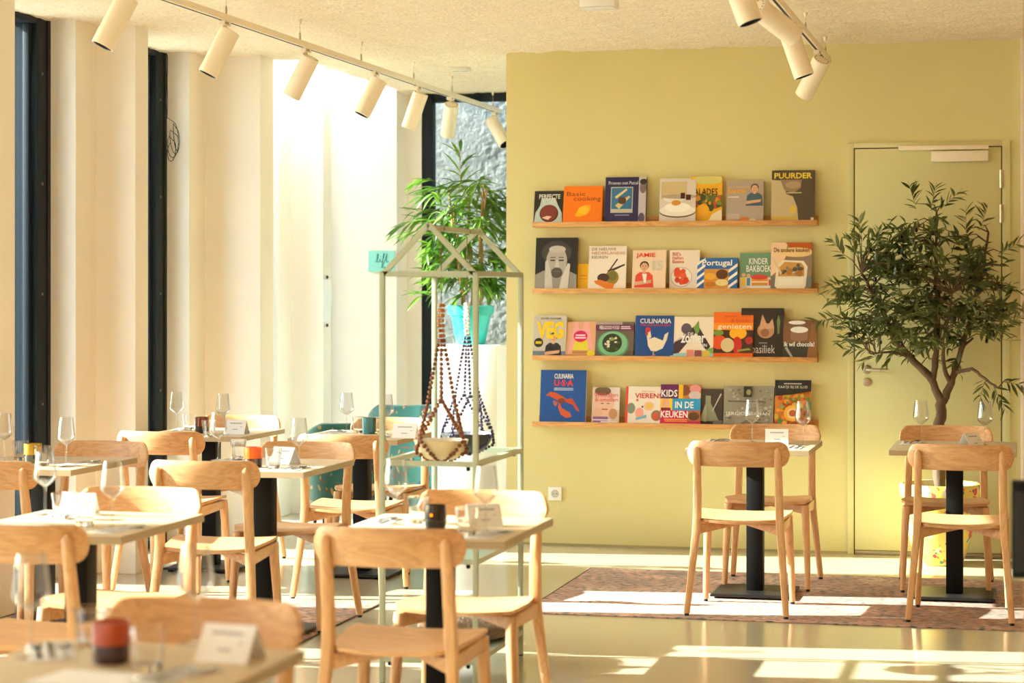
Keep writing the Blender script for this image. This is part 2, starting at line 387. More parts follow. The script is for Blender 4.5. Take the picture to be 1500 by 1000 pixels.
# ------------------------------------------------------------------ furniture prototypes
def superq(path, w, d, seg=10, mb=None):
    """a leg: rounded-rectangle section swept along path; w,d lists of half-sizes in x and y"""
    mb = mb or MB(); n = len(path); vs_ = []
    for i, p in enumerate(path):
        for k in range(seg):
            a = 2*PI*(k+.5)/seg; ca, sa = math.cos(a), math.sin(a)
            vs_.append((p[0]+w[i]*math.copysign(abs(ca)**.55, ca), p[1]+d[i]*math.copysign(abs(sa)**.55, sa), p[2]))
    mb.add(vs_, [(i*seg+k, i*seg+(k+1) % seg, (i+1)*seg+(k+1) % seg, (i+1)*seg+k) for i in range(n-1) for k in range(seg)]+[tuple(range(seg))[::-1], tuple((n-1)*seg+k for k in range(seg))])
    return mb
def make_chair():
    c = thing('dining_chair', '', 'chair', group='beech dining chairs at the tables')
    # seat: dished plywood sheet, rounded in front, narrower behind
    P, N = [], []
    nu, nv = 15, 13
    for i in range(nu):
        u = -1+2*i/(nu-1); row, nr = [], []
        for j in range(nv):
            v = j/(nv-1); y = -.195+.415*v
            hw = .188+.032*min(1, v*1.6)
            if v > .85: hw -= .02*((v-.85)/.15)**2
            if v < .12: hw -= .03*((.12-v)/.12)**2
            yy = y-(.018*u*u*(v**4))-.012*(1-u*u)*(1-v)**2
            z = .447+.020*v-.016*(1-u*u)*(.55+.45*math.sin(PI*min(1, v*1.05))) - (.012*((v-.8)/.2)**2 if v > .8 else 0)
            row.append(Vector((u*hw, yy, z))); nr.append(Vector((0, 0, 1)))
        P.append(row); N.append(nr)
    MB().grid_solid(P, N, .013).build('seat', M_beech_x, c, smooth=50)
    # backrest: bent band, bulging to the rear, with fully rounded ends
    mb = MB(); nu, nv = 49, 9; R = .46; vs_ = []
    for side in (0, 1):
        for i in range(nu):
            u = math.sin(PI/2*(-1+2*i/(nu-1))); ang = u*.545
            e = abs(u); hh = .0595*(1-max(0, (e-.76)/.24)**2.6)**.5 if e > .76 else .0595
            hh = max(hh, .004)
            for j in range(nv):
                t = -1+2*j/(nv-1)
                th = .0115*(1-abs(t)**4*.75)*(1-.5*max(0, (e-.8)/.2)**2)
                r = R+(th if side else -th)
                lean = (t*hh)*-.12
                vs_.append((r*math.sin(ang), -.245+R-r*math.cos(ang)+lean, .757+t*hh-.008*u*u*0))
    q = lambda s, i, j: s*nu*nv+i*nv+j
    fs = []
    for i in range(nu-1):
        for j in range(nv-1):
            fs += [(q(0,i,j), q(0,i+1,j), q(0,i+1,j+1), q(0,i,j+1)), (q(1,i,j), q(1,i,j+1), q(1,i+1,j+1), q(1,i+1,j))]
        for j in (0, nv-1): fs.append((q(0,i,j), q(1,i,j), q(1,i+1,j), q(0,i+1,j)))
    for i in (0, nu-1):
        for j in range(nv-1): fs.append((q(0,i,j), q(0,i,j+1), q(1,i,j+1), q(1,i,j)))
    mb.add(vs_, fs); mb.build('backrest', M_beech_x, c, smooth=60)
    for s in (-1, 1):
        pts = [(s*.232,-.262,.012),(s*.215,-.222,.2),(s*.199,-.188,.38),(s*.194,-.182,.46),(s*.192,-.19,.56),(s*.191,-.208,.66),(s*.190,-.226,.74),(s*.190,-.232,.775),(s*.190,-.230,.789)]
        lg = superq(pts, [.0145,.0165,.0185,.0195,.019,.018,.0175,.016,.006], [.015,.018,.022,.023,.021,.018,.015,.011,.004]).build('leg', M_beech_z, c, smooth=50)
        MB().lathe([(.011,0),(.011,.012)], 10, M=Matrix.Translation(pts[0][:2]+(0,))).build('foot_glide', M_rubber, lg)
        pts = [(s*.212,.215,.012),(s*.206,.203,.2),(s*.196,.186,.40),(s*.194,.181,.434)]
        lg = superq(pts, [.0135,.0165,.0205,.021], [.0135,.0165,.020,.020]).build('leg', M_beech_z, c, smooth=50)
        MB().lathe([(.010,0),(.010,.012)], 10, M=Matrix.Translation(pts[0][:2]+(0,))).build('foot_glide', M_rubber, lg)
        MB().prism([(-.185,.378),(.18,.392),(.18,.434),(-.185,.43)], -.011, .011, M=Matrix(((0,0,1,s*.197),(1,0,0,0),(0,1,0,0),(0,0,0,1)))).build('side_rail', M_beech_y, c, bevel=.003)
    # crossing rails under the seat: thick at the legs, thin in the middle
    for s in (-1, 1):
        a = Vector((s*.188, -.178, 0)); b = Vector((-s*.19, .178, 0)); d = (b-a).normalized(); n = Vector((-d.y, d.x, 0))*.011
        L = (b-a).length; mb = MB(); st = [(0,.376,.425),(L*.25,.394,.42),(L*.5,.408,.424),(L*.75,.398,.428),(L,.388,.432)]; vs_ = []
        for t, z0, z1 in st:
            p = a+d*t
            for q_, z in ((-1,z0),(1,z0),(1,z1),(-1,z1)): vs_.append(p+n*q_+Vector((0,0,z-(.0 if s > 0 else .001))))
        fs = [(i*4+k, i*4+(k+1) % 4, i*4+4+(k+1) % 4, i*4+4+k) for i in range(4) for k in range(4)]+[(3,2,1,0),(16,17,18,19)]
        mb.add(vs_, fs); mb.build('cross_rail', M_beech_x, c, bevel=.002)
    return c
def make_table():
    t = thing('dining_table', '', 'table', group='square bistro tables on black pedestals')
    top = MB().box(-.3, .3, -.35, .35, .7232, .75).build('tabletop', M_top, t, bevel=.0015)
    em = MB().box(-.3012, .3012, -.3512, -.3502, .7245, .7488).box(-.3012, .3012, .3502, .3512, .7245, .7488).box(-.3012, -.3002, -.35, .35, .7245, .7488).box(.3002, .3012, -.35, .35, .7245, .7488)
    em.build('edge_band', M_edge, top, smooth=0)
    MB().box(-.041, .041, -.041, .041, .02, .715).build('pedestal', M_black, t, bevel=.003)
    MB().box(-.14, .14, -.14, .14, .712, .7232).build('mounting_plate', M_black, t, bevel=.002)
    bp = MB(); bp.add([(-.2,-.2,.01),(.2,-.2,.01),(.2,.2,.01),(-.2,.2,.01),(-.2,-.2,.02),(.2,-.2,.02),(.2,.2,.02),(-.2,.2,.02),(-.19,-.19,.023),(.19,-.19,.023),(.19,.19,.023),(-.19,.19,.023)],
        [(3,2,1,0),(0,1,5,4),(1,2,6,5),(2,3,7,6),(3,0,4,7),(4,5,9,8),(5,6,10,9),(6,7,11,10),(7,4,8,11),(8,9,10,11)])
    bp.build('base_plate', M_blackplate, t, smooth=0)
    for x in (-.17, .17):
        for y in (-.17, .17): MB().lathe([(.014,0),(.014,.01)], 10, M=Matrix.Translation((x,y,0))).build('levelling_foot', M_rubber, t)
    return t

# tables: front-right corner seen in the photo -> centre
TABLES = {1: (-1.31, 10.61), 2: (-.335, 10.75), 3: (-1.87, 6.73), 4: (-3.28, 8.89), 5: (-3.47, 10.91),
          6: (-4.35, 10.94), 7: (-4.29, 8.76), 8: (-3.08, 6.57), 9: (-1.82, 4.01)}
D = {1: 'table below the cookbook ledges', 2: 'table in front of the olive tree', 3: 'table with the black candle holder',
     4: 'table with the orange candle glass', 5: 'table with the teal candle glass', 6: 'far left table by the window',
     7: 'table at the left edge', 8: 'second-nearest table on the left', 9: 'nearest table at bottom left'}
proto_t = make_table()
for k, (x, y) in TABLES.items():
    lab = 'bistro ' + {1: 'table in front of the cookbook ledges, left of the olive tree', 2: 'table in front of the potted olive tree at right',
        3: 'table with a black candle holder, before the house-shaped rack', 4: 'table with an orange candle glass, behind the third row',
        5: 'table with a teal candle glass before the patterned armchairs', 6: 'table at the far left beside the second dark window frame',
        7: 'table at the left edge beside the first dark window frame', 8: 'table second-nearest on the left, no candle on it',
        9: 'table nearest to us, cut off by the bottom left corner'}[k]
    o = proto_t if k == 1 else dup(proto_t)
    o.location = (x, y, .006 if k in (1, 2, 4, 7) else 0); o['label'] = lab
CHAIRS = [(1,-1.305,10.10,0,'b'),(1,-1.275,10.98,PI,'f'),(2,-.285,10.15,0,'b'),(2,-.39,11.07,PI+.03,'f'),
          (3,-1.866,6.32,0,'b'),(3,-1.87,7.10,PI,'f'),(4,-3.34,8.47,.08,'b'),(4,-3.25,9.17,PI-.03,'f'),
          (5,-3.29,10.20,0,'b'),(5,-3.44,11.17,PI,'f'),(6,-4.265,10.22,0,'b'),(6,-4.34,11.18,PI,'f'),
          (7,-4.21,8.25,0,'b'),(7,-4.2,8.99,PI,'f'),(8,-3.01,6.15,0,'b'),(8,-3.1,6.92,PI,'f'),(9,-1.83,4.37,PI,'f')]
proto_c = make_chair()
for i, (k, x, y, rz, side) in enumerate(CHAIRS):
    o = proto_c if i == 0 else dup(proto_c)
    rug = k in (1, 2, 4, 7)
    o.location = (x, y, .006 if rug else 0); o.rotation_euler = (0, 0, rz)
    o['label'] = ('beech chair with its back to us at the ' if side == 'b' else 'beech chair facing us behind the ') + D[k]

# ------------------------------------------------------------------ tableware
def make_wine():
    t = thing('wine_glass', '', 'wine glass', group='empty wine glasses on the tables')
    MB().lathe([(.0,.0005),(.034,.0005),(.0345,.0018),(.02,.0032),(.006,.007),(.0042,.014)], 24, caps=False).build('foot', G_wine, t, smooth=60)
    MB().lathe([(.0042,.014),(.0036,.05),(.0036,.088),(.006,.097)], 12, caps=False).build('stem', G_wine, t, smooth=60)
    MB().lathe([(.0,.098),(.006,.0985),(.02,.108),(.036,.1225),(.0395,.130),(.0395,.139),(.0365,.165),(.0335,.19),(.0305,.219),
                (.0296,.2195),(.0325,.19),(.0355,.165),(.0385,.139),(.0385,.131),(.035,.124),(.019,.110),(.0,.1005)], 28, caps=False).build('bowl', G_wine, t, smooth=70)
    return t
def make_tumbler():
    t = thing('water_tumbler', '', 'glass', group='faceted water tumblers on the tables')
    o = MB().lathe([(.0,.0),(.026,.0),(.0285,.004),(.034,.055),(.0385,.087),(.0385,.0895),(.0365,.0895),(.0325,.055),(.027,.016),(.022,.013),(.0,.0125)], 12, caps=False).build('glass_body', G_tum, t, smooth=0)
    return t
def candle(kind, label, loc):
    t = thing('candle_holder', label, 'candle holder', loc, group='candle holders on the tables')
    cols = {'black': ((22,18,18),(30,24,22)), 'orange': ((235,105,25),(60,28,22)), 'red': ((205,80,35),(60,30,40)), 'teal': ((70,150,160),(50,120,130)), 'amber': ((190,150,40),(40,44,30)), 'brown': ((150,70,30),(50,30,24))}[kind]
    r, h = (.040, .088) if kind != 'black' else (.037, .08)
    pr = [(0,.0),(r*.8,.0),(r*.86,.003),(r,.02),(r,h*.45)] if kind == 'black' else [(0,0),(r*.9,0),(r*.96,.003),(r*.98,.02),(r,h*.45)]
    hi = [(r,h*.45),(r*1.0,h*.7),(r*.93 if kind == 'black' else r,h),(r*.87,h),(r*.9,h*.7),(r*.9,.012),(0,.01)]
    MB().lathe(pr, 24, caps=False).build('lower_glass', mat('candle_low_'+kind, cols[1], .12, trans=.0, coat=.5), t, smooth=50)
    MB().lathe(hi, 24, caps=False).build('upper_glass', mat('candle_up_'+kind, cols[0], .15, coat=.5, trans=.35 if kind != 'black' else 0), t, smooth=50)
    MB().lathe([(0,.012),(.019,.012),(.019,.028),(0,.028)], 16, caps=False).build('tealight', M_paper, t)
    if kind == 'black':
        MB().lathe([(0,0),(.0042,.0008),(0,.0016)], 12, caps=False, M=Matrix.Translation((-.004,-r*.99,h*.62)) @ RX).build('flame_glow', mat('flame_glow', (255,130,20), .5, emit=((255,120,10), 4)), t)
    return t
def tent_card(label, loc, rz, w=.115, h=.075):
    t = thing('table_card', label, 'card', loc, rz, group='folded white cards on the tables')
    a = .045
    for s in (-1, 1):
        P = [[Vector((x, s*a*(1-v), h*v+.0005)) for v in (0, 1)] for x in (-w/2, w/2)]
        n = Vector((0, s*h, a)).normalized()
        pn = MB().grid_solid(P, [[n, n], [n, n]], .0012).build('card_panel', M_paper, t, smooth=0)
        if s < 0:
            mb = MB()
            for v0, v1, x0, x1 in ((.72,.8,-.3,.3),(.3,.36,-.12,.14),(.5,.54,.25,.33)):
                q = [Vector((x*w, s*a*(1-v), h*v+.0005))+n*.0006 for x, v in ((x0,v0),(x1,v0),(x1,v1),(x0,v1))]
                mb.add(q, [(0,1,2,3)])
            mb.build('print', M_print, pn, smooth=0)
    return t
def cut_outline(kind):
    if kind == 'knife': return [(-.007,0),(.007,0),(.006,.1),(.009,.11),(.010,.17),(.006,.205),(-.004,.21),(-.006,.1)]
    if kind == 'fork': return [(-.008,0),(.008,0),(.004,.05),(.004,.12),(.012,.14),(.012,.19),(.0085,.19),(.008,.155),(.0045,.155),(.004,.19),(.0005,.19),(0,.155),(-.0035,.155),(-.004,.19),(-.0075,.19),(-.008,.155),(-.0115,.155),(-.012,.19),(-.0125,.14),(-.004,.12),(-.004,.05)]
    return [(-.008,0),(.008,0),(.004,.06),(.004,.125)]+[(.019*math.sin(a), .16-.032*math.cos(a)) for a in [.25+i*(2*PI-.5)/12 for i in range(13)]]+[(-.004,.125),(-.004,.06)]
CUTM = {k: MB().prism(cut_outline(k), 0, .0025).mesh(k, M_chrome, smooth=0) for k in ('knife', 'fork')}
def spoon_mesh():
    mb = MB().prism([(-.008,0),(.008,0),(.004,.06),(.004,.128),(-.004,.128),(-.004,.06)], .001, .0035)
    vs_ = []; n = 14
    for r, z in ((1,.006),(.7,.002),(.3,.0004)):
        for k in range(n): vs_.append((.019*r*math.cos(2*PI*k/n), .16+.034*r*math.sin(2*PI*k/n), z))
    vs_.append((0,.16,.0002))
    fs = [(i*n+k, i*n+(k+1) % n, (i+1)*n+(k+1) % n, (i+1)*n+k) for i in range(2) for k in range(n)]+[(2*n+k, 2*n+(k+1) % n, 3*n) for k in range(n)]
    mb.add(vs_, fs); return mb.mesh('spoon', M_chrome, smooth=50)
CUTM['spoon'] = spoon_mesh()
NAP = MB().box(-.05, .05, -.015, .2, 0, .0025).mesh('napkin', M_napkin, bevel=.0008)
WINE, TUMB = None, None
def place(proto, loc, rz, label): return dup(proto, loc, rz, label)
TZ = .7505
def on(k, px, py): return W(px, py, Z=TZ+(.006 if k in (1, 2, 4, 7) else 0))
wine0 = make_wine(); tum0 = make_tumbler()
used = {'w': 0, 't': 0}
def wine(k, px, py, which):
    o = wine0 if used['w'] == 0 else dup(wine0); used['w'] = 1
    o.location = on(k, px, py); o['label'] = which+' wine glass on the '+D[k]
def tumbler(k, px, py, which):
    o = tum0 if used['t'] == 0 else dup(tum0); used['t'] = 1
    o.location = on(k, px, py); o.rotation_euler = (0, 0, px*.13); o['label'] = which+' water tumbler on the '+D[k]
def setting(k, x, y, rz, which, sp=True):
    """napkin with fork, knife and spoon; x,y on the table top"""
    tx, ty = TABLES[k]; z = TZ+(.006 if k in (1, 2, 4, 7) else 0)
    M = Matrix.Translation((tx+x, ty+y, z)) @ Matrix.Rotation(rz, 4, 'Z')
    def put(name, me, dx, dz, cat):
        o = obj(name, me); o.matrix_world = M @ Matrix.Translation((dx, 0, dz))
        tag(o, {'napkin': 'folded pale napkin', 'fork': 'steel fork', 'knife': 'steel knife', 'spoon': 'steel spoon'}[name]+' in the '+which+' setting of the '+D[k], cat, name+'s laid on the tables')
    put('napkin', NAP, 0, 0, 'napkin'); put('fork', CUTM['fork'], -.028, .0027, 'fork'); put('knife', CUTM['knife'], 0, .0027, 'knife')
    if sp: put('spoon', CUTM['spoon'], .028, .0027, 'spoon')
def sheet(k, px, py, w, h, rz, label):
    o = MB().box(-w/2, w/2, -h/2, h/2, 0, .002).build('menu_sheet', M_paper, smooth=0)
    o.location = on(k, px, py); o.rotation_euler = (0, 0, rz); tag(o, label, 'menu sheet', 'menu sheets on the tables')

wine(1,1102,648,'left'); wine(1,1176,652,'right'); tent_card('white folded card on the '+D[1], on(1,1138,650), .1)
setting(1,-.22,.08,0,'left'); setting(1,.2,-.28,0,'right')
wine(2,1349,650,'left'); wine(2,1443,652,'right'); tent_card('white folded card leaning on the '+D[2], on(2,1422,656), 1.0)
setting(2,-.22,.05,0,'left'); setting(2,.19,-.2,0,'right')
wine(3,580,768,'left'); wine(3,712,782,'right'); tumbler(3,613,766,'left'); tumbler(3,684,784,'right')
candle('black','black glass candle holder with a lit orange flame', on(3,638,775))
sheet(3,560,782,.2,.13,.0,'white menu sheet by the black candle holder'); setting(3,.2,-.28,-.1,'right'); setting(3,-.24,.0,0,'left')
tent_card('card behind the right tumbler on the '+D[3], on(3,708,771), .5)
wine(4,320,674,'left'); wine(4,438,686,'right'); tumbler(4,349,672,'left'); tumbler(4,400,686,'right')
candle('orange','orange and dark brown candle glass on the third-row table', on(4,371,684)); tent_card('card beside the right tumbler on the '+D[4], on(4,417,679), -.3)
setting(4,-.22,.02,0,'left'); setting(4,.2,-.3,0,'right')
wine(5,508,634,'left'); wine(5,566,637,'right'); tumbler(5,526,634,'left'); tumbler(5,554,635,'right')
candle('teal','teal candle glass on the far centre table', on(5,541,635)); tent_card('white folded card on the '+D[5], on(5,594,641), 0, .13)
setting(5,-.22,.05,0,'left'); setting(5,.14,-.3,0,'right')
wine(6,259,632,'left'); wine(6,327,636,'right'); tumbler(6,277,630,'left'); tumbler(6,306,640,'right')
candle('brown','brown candle glass on the '+D[6], on(6,296,634)); tent_card('white folded card on the '+D[6], on(6,347,635), 0)
setting(6,-.2,.05,0,'left')
wine(7,6,676,'left'); wine(7,97,684,'right'); tumbler(7,30,674,'left'); tumbler(7,62,682,'right')
candle('amber','amber and dark green candle glass on the left-edge table', on(7,48,678)); setting(7,.18,-.12,-.2,'right')
wine(8,66,754,'left'); wine(8,165,773,'right'); tumbler(8,92,760,'rear'); tumbler(8,124,771,'front')
tent_card('pale card behind the tumblers on the '+D[8], on(8,116,753), .1, .12)
sheet(8,18,771,.2,.14,0,'white menu sheet on the '+D[8]); setting(8,.2,-.27,-.2,'right'); setting(8,-.12,.08,.3,'left')
wine(9,46,962,'left'); wine(9,287,943,'right'); tumbler(9,133,950,'left'); tumbler(9,218,980,'right')
candle('red','red and dark candle glass on the nearest table', on(9,163,970)); tent_card('pale folded card on the '+D[9], on(9,338,966), -.15, .125)
sheet(9,130,995,.2,.16,-.1,'white menu sheet on the '+D[9]); setting(9,-.17,.1,.5,'left'); setting(9,.12,-.1,-.3,'right')

# ------------------------------------------------------------------ rugs
def rug_mat(name, seedv):
    m = bpy.data.materials.new(name); m.use_nodes = True; nt = m.node_tree; p = nt.nodes['Principled BSDF']; L = nt.links.new
    tc = nt.nodes.new('ShaderNodeTexCoord'); mp = nt.nodes.new('ShaderNodeMapping'); mp.inputs['Location'].default_value = (seedv, seedv, 0)
    L(tc.outputs['Object'], mp.inputs[0])
    n1 = nt.nodes.new('ShaderNodeTexNoise'); n1.inputs['Scale'].default_value = 3.2; n1.inputs['Detail'].default_value = 3; L(mp.outputs[0], n1.inputs[0])
    r1 = nt.nodes.new('ShaderNodeValToRGB'); cr = r1.color_ramp; cr.elements[0].position = .3; cr.elements[1].position = .72
    cr.elements[0].color = lin((150,128,116)); cr.elements[1].color = lin((196,168,150))
    for pos, c in ((.42,(180,150,134)),(.5,(186,146,128)),(.6,(206,172,152))):
        e = cr.elements.new(pos); e.color = lin(c)
    L(n1.outputs['Fac'], r1.inputs[0])
    n2 = nt.nodes.new('ShaderNodeTexNoise'); n2.inputs['Scale'].default_value = 26; n2.inputs['Detail'].default_value = 6
    mp2 = nt.nodes.new('ShaderNodeMapping'); mp2.inputs['Scale'].default_value = (1, 2.2, 1); L(mp.outputs[0], mp2.inputs[0]); L(mp2.outputs[0], n2.inputs[0])
    r2 = nt.nodes.new('ShaderNodeValToRGB'); r2.color_ramp.elements[0].position = .48; r2.color_ramp.elements[1].position = .62; L(n2.outputs['Fac'], r2.inputs[0])
    mx = nt.nodes.new('ShaderNodeMixRGB'); mx.inputs[2].default_value = lin((96,100,102)); L(r2.outputs[0], mx.inputs[0]); L(r1.outputs[0], mx.inputs[1])
    L(mx.outputs[0], p.inputs['Base Color']); p.inputs['Roughness'].default_value = .95
    bn = nt.nodes.new('ShaderNodeTexNoise'); bn.inputs['Scale'].default_value = 180; L(mp.outputs[0], bn.inputs[0])
    bp = nt.nodes.new('ShaderNodeBump'); bp.inputs['Strength'].default_value = .5; bp.inputs['Distance'].default_value = .004; L(bn.outputs['Fac'], bp.inputs['Height']); L(bp.outputs[0], p.inputs['Normal'])
    return m
def rug(x0, x1, y0, y1, label, seedv):
    t = thing('rug', label, 'rug', ((x0+x1)/2, (y0+y1)/2, 0), group='vintage rugs'); a, b = (x1-x0)/2, (y1-y0)/2
    MB().box(-a, a, -b, b, 0, .006).build('pile', rug_mat('rug_weave_%d' % seedv, seedv), t, bevel=.002)
    h = mat('rug_binding', (96,78,66), .9)
    MB().box(-a-.006, -a, -b, b, 0, .0065).build('binding', h, t); MB().box(a, a+.006, -b, b, 0, .0065).build('binding', h, t)
rug(-2.31, .06, 9.76, 11.42, 'faded pink and grey rug under the two right-hand tables', 3)
rug(-4.62, -3.05, 7.95, 9.92, 'faded brown rug under the third-row tables at left', 8)

# ------------------------------------------------------------------ house-shaped rack
RX0, RX1, RY0, RY1 = -2.425, -2.05, 7.88, 8.63; EV, AP = 1.60, 1.785; b_ = .01
rk = thing('plant_rack', 'sage green metal rack shaped like a little house', 'rack', ((RX0+RX1)/2, (RY0+RY1)/2, 0))
ox, oy = (RX0+RX1)/2, (RY0+RY1)/2; hx, hy = (RX1-RX0)/2, (RY1-RY0)/2
def bar(a, b, name, r=b_): 
    a, b = Vector(a), Vector(b)
    return MB().tube([a, b], r*1.414, 4, up=(0,1,0) if abs((b-a).normalized().y) < .9 else (0,0,1)).build(name, M_sage, rk, smooth=0)
for sx in (-1, 1):
    for sy in (-1, 1):
        p = MB().box(sx*hx-b_, sx*hx+b_, sy*hy-b_, sy*hy+b_, .006, EV).build('post', M_sage, rk, bevel=.001)
        MB().lathe([(.009,0),(.009,.006)], 8, M=Matrix.Translation((sx*hx, sy*hy, 0))).build('foot_cap', M_rubber, p)
    bar((sx*hx, -hy, EV-.006), (sx*hx, hy, EV-.006), 'eave_bar')
for sy in (-1, 1):
    bar((-hx, sy*hy, EV-.006), (hx, sy*hy, EV-.006), 'tie_bar')
    for sx in (-1, 1): bar((sx*hx, sy*hy, EV-.012), (0, sy*hy, AP), 'rafter')
bar((0, -hy, AP-.012), (0, hy, AP-.012), 'ridge_bar')
for zz in (.10, .485, .86):
    for sx in (-1, 1): bar((sx*hx, -hy, zz), (sx*hx, hy, zz), 'shelf_rail')
    for sy in (-1, 1): bar((-hx, sy*hy, zz), (hx, sy*hy, zz), 'shelf_rail')
    if zz < .8:
        MB().box(-hx+.004, hx-.004, -hy+.004, hy-.004, zz+.002, zz+.008).build('shelf_panel', mat('sage_sheet_metal', (150,172,160), .3), rk, smooth=0)
    for sx in (-1, 1):
        for sy in (-1, 1): MB().lathe([(.005,-.026),(.008,-.022),(.008,-.012),(.004,-.01)], 8, M=Matrix.Translation((sx*(hx-.03), sy*hy, zz))).build('bolt', M_black, rk)

def beads(mb, path, d, jit=.12):
    path = [Vector(p) for p in path]; seg = 6
    L = [0]
    for a, b in zip(path, path[1:]): L.append(L[-1]+(b-a).length)
    n = max(1, int(L[-1]/(d*1.02)))
    for i in range(n):
        t = (i+.5)/n*L[-1]; k = max(j for j in range(len(L)-1) if L[j] <= t+1e-9)
        q = path[k].lerp(path[k+1], (t-L[k])/max(1e-9, L[k+1]-L[k])); r = d/2*(1+random.uniform(-jit, jit))
        mb.lathe([(0.02*r,-r),(r*.75,-r*.66),(r,0),(r*.75,r*.66),(.02*r,r)], seg, caps=False, M=Matrix.Translation(q) @ Matrix.Rotation(random.random(), 4, 'Y'))
def hanger(y, mb_col, top_col, bowl_col, inner, label, blabel, d, rot):
    t = thing('bead_hanger', label, 'hanger', (ox, y, 0), rot, group='bead plant hangers in the rack')
    MB().tube([(0,0,AP-.012),(0,0,1.47)], .002, 6).build('cord', mat('hanger_cord', (120,90,60), .8), t)
    MB().tube([(.013*math.cos(a), 0, AP-.012+.013*math.sin(a)) for a in [i*PI/6 for i in range(12)]], .002, 6, closed=True).build('loop', MATS['hanger_cord'], t)
    tm = MB()
    for k in range(3): beads(tm, [(.008*math.cos(2.1*k+z*14), .008*math.sin(2.1*k+z*14), 1.48-z) for z in [i*.02 for i in range(8)]], d)
    o = tm.build('top_strand', top_col, t, smooth=60); o['kind'] = 'stuff'
    sm = MB()
    for k in range(4):
        a = k*PI/2
        beads(sm, [(.008*math.cos(a), .008*math.sin(a), 1.34), (.03*math.cos(a), .03*math.sin(a), 1.22), (.05*math.cos(a), .05*math.sin(a), 1.10)], d)
        for sgn in (-1, 1):
            e = a+sgn*PI/4
            beads(sm, [(.05*math.cos(a), .05*math.sin(a), 1.10), (.122*math.cos(e), .122*math.sin(e), .945)], d)
            f = e+sgn*PI/4
            beads(sm, [(.122*math.cos(e), .122*math.sin(e), .945), (.112*math.cos(e+sgn*.35), .112*math.sin(e+sgn*.35), .895), (.03*math.cos(f), .03*math.sin(f), .852)], d)
    o = sm.build('bead_strands', mb_col, t, smooth=60); o['kind'] = 'stuff'
    b = thing('bowl', blabel, 'bowl', (ox, y, .862), 0, group='bowls in the bead hangers')
    MB().lathe([(0,0),(.05,0),(.075,.012),(.098,.045),(.108,.076),(.108,.079),(.104,.079)], 32, caps=False).build('outer_shell', bowl_col, b, smooth=60)
    MB().lathe([(.104,.079),(.094,.046),(.07,.016),(0,.008)], 32, caps=False).build('inner_glaze', inner, b, smooth=60)
hanger(8.06, mat('brown_wood_beads', (128,72,36), .5, var=.3, vscale=60), mat('tan_wood_beads', (168,110,62), .5), mat('cream_bowl', (232,216,176), .5), mat('white_glaze', (240,238,232), .3),
       'brown wooden bead hanger holding the cream bowl', 'cream bowl in the brown bead hanger', .018, .3)
hanger(8.46, mat('purple_beads', (58,46,76), .4), mat('white_shell_beads', (228,224,216), .4), mat('dark_bowl', (62,62,60), .4), mat('blue_white_glaze', (190,198,214), .3, var=.6, vscale=50),
       'dark purple bead hanger holding the dark bowl', 'dark grey bowl in the purple bead hanger', .015, .5)

# furry cushion on the lowest shelf
cu = thing('fur_cushion', 'brown and cream fur cushion on the lowest rack shelf', 'cushion', (ox+.02, oy+.16, .108), .15)
def pillow(a, b, h):
    mb = MB(); n = 18; top = []; 
    P = [[None]*(n+1) for _ in range(n+1)]
    vs_ = []; 
    for sgn in (1, -1):
        for i in range(n+1):
            for j in range(n+1):
                u = -1+2*i/n; v = -1+2*j/n
                e = max(0, (1-u**4)*(1-v**4))**.5; pin = 1-.06*(u*u*v*v)
                vs_.append((u*a*pin*(1-.05*(1-v*v)*0), v*b*pin, h/2+sgn*h/2*e*(1+.08*noise.noise(Vector((u*3, v*3, sgn))))))
    o_ = (n+1)**2; fs = []
    for i in range(n):
        for j in range(n):
            q = i*(n+1)+j; fs += [(q, q+n+1, q+n+2, q+1), (o_+q, o_+q+1, o_+q+n+2, o_+q+n+1)]
    mb.add(vs_, fs); return mb
MB.pillow = pillow
pillow(.2, .2, .13).build('cover', mat('fur_cover', (150,122,96), .95, bump=1, bscale=90, var=.5, vscale=18, sheen=.3), cu, smooth=80)
fm_ = MB()
for i in range(2600):
    u = random.uniform(-.96, .96); v = random.uniform(-.96, .96); e = max(0, (1-u**4)*(1-v**4))**.5
    p = Vector((u*.2, v*.2, .065+.065*e)); d = Vector((u*.6+random.uniform(-.5,.5), v*.6+random.uniform(-.5,.5), .8)).normalized()*random.uniform(.012, .024)
    w_ = d.cross(Vector((random.random()-.5, random.random()-.5, .3))).normalized()*.0014
    fm_.add([p-w_, p+w_, p+d], [(0,1,2)])
o = fm_.build('fur', mat('cream_fur', (214,200,180), .9, var=.4, vscale=14), cu, smooth=0); o['kind'] = 'stuff'

# ------------------------------------------------------------------ lobby: pedestal, bamboo, armchairs, signs
PY = 13.35; pc = W(690, 505, Y=PY)
pd = MB().box(-.2, .2, -.2, .2, 0, pc.z).build('pedestal', mat('pedestal_white', (244,243,240), .5), bevel=.006)
pd.location = (pc.x, PY+.1, 0); tag(pd, 'tall white box pedestal under the turquoise plant pot', 'pedestal')
PC = Vector((W(684, 505, Y=PY).x, PY+.1, pc.z))
bam = thing('bamboo_plant', 'leafy bamboo plant in a turquoise pot on the pedestal', 'plant', PC); bam.scale = (.93, .93, .93)
M_turq = mat('turquoise_pot', (40,190,190), .35)
MB().lathe([(0,.0),(.098,.0),(.102,.004),(.142,.208),(.160,.21),(.166,.272),(.158,.275),(.15,.25),(.0,.24)], 36, caps=False).build('pot', M_turq, bam, smooth=40)
MB().lathe([(0,.246),(.148,.246)], 24, caps=False).build('soil', M_soil, bam)
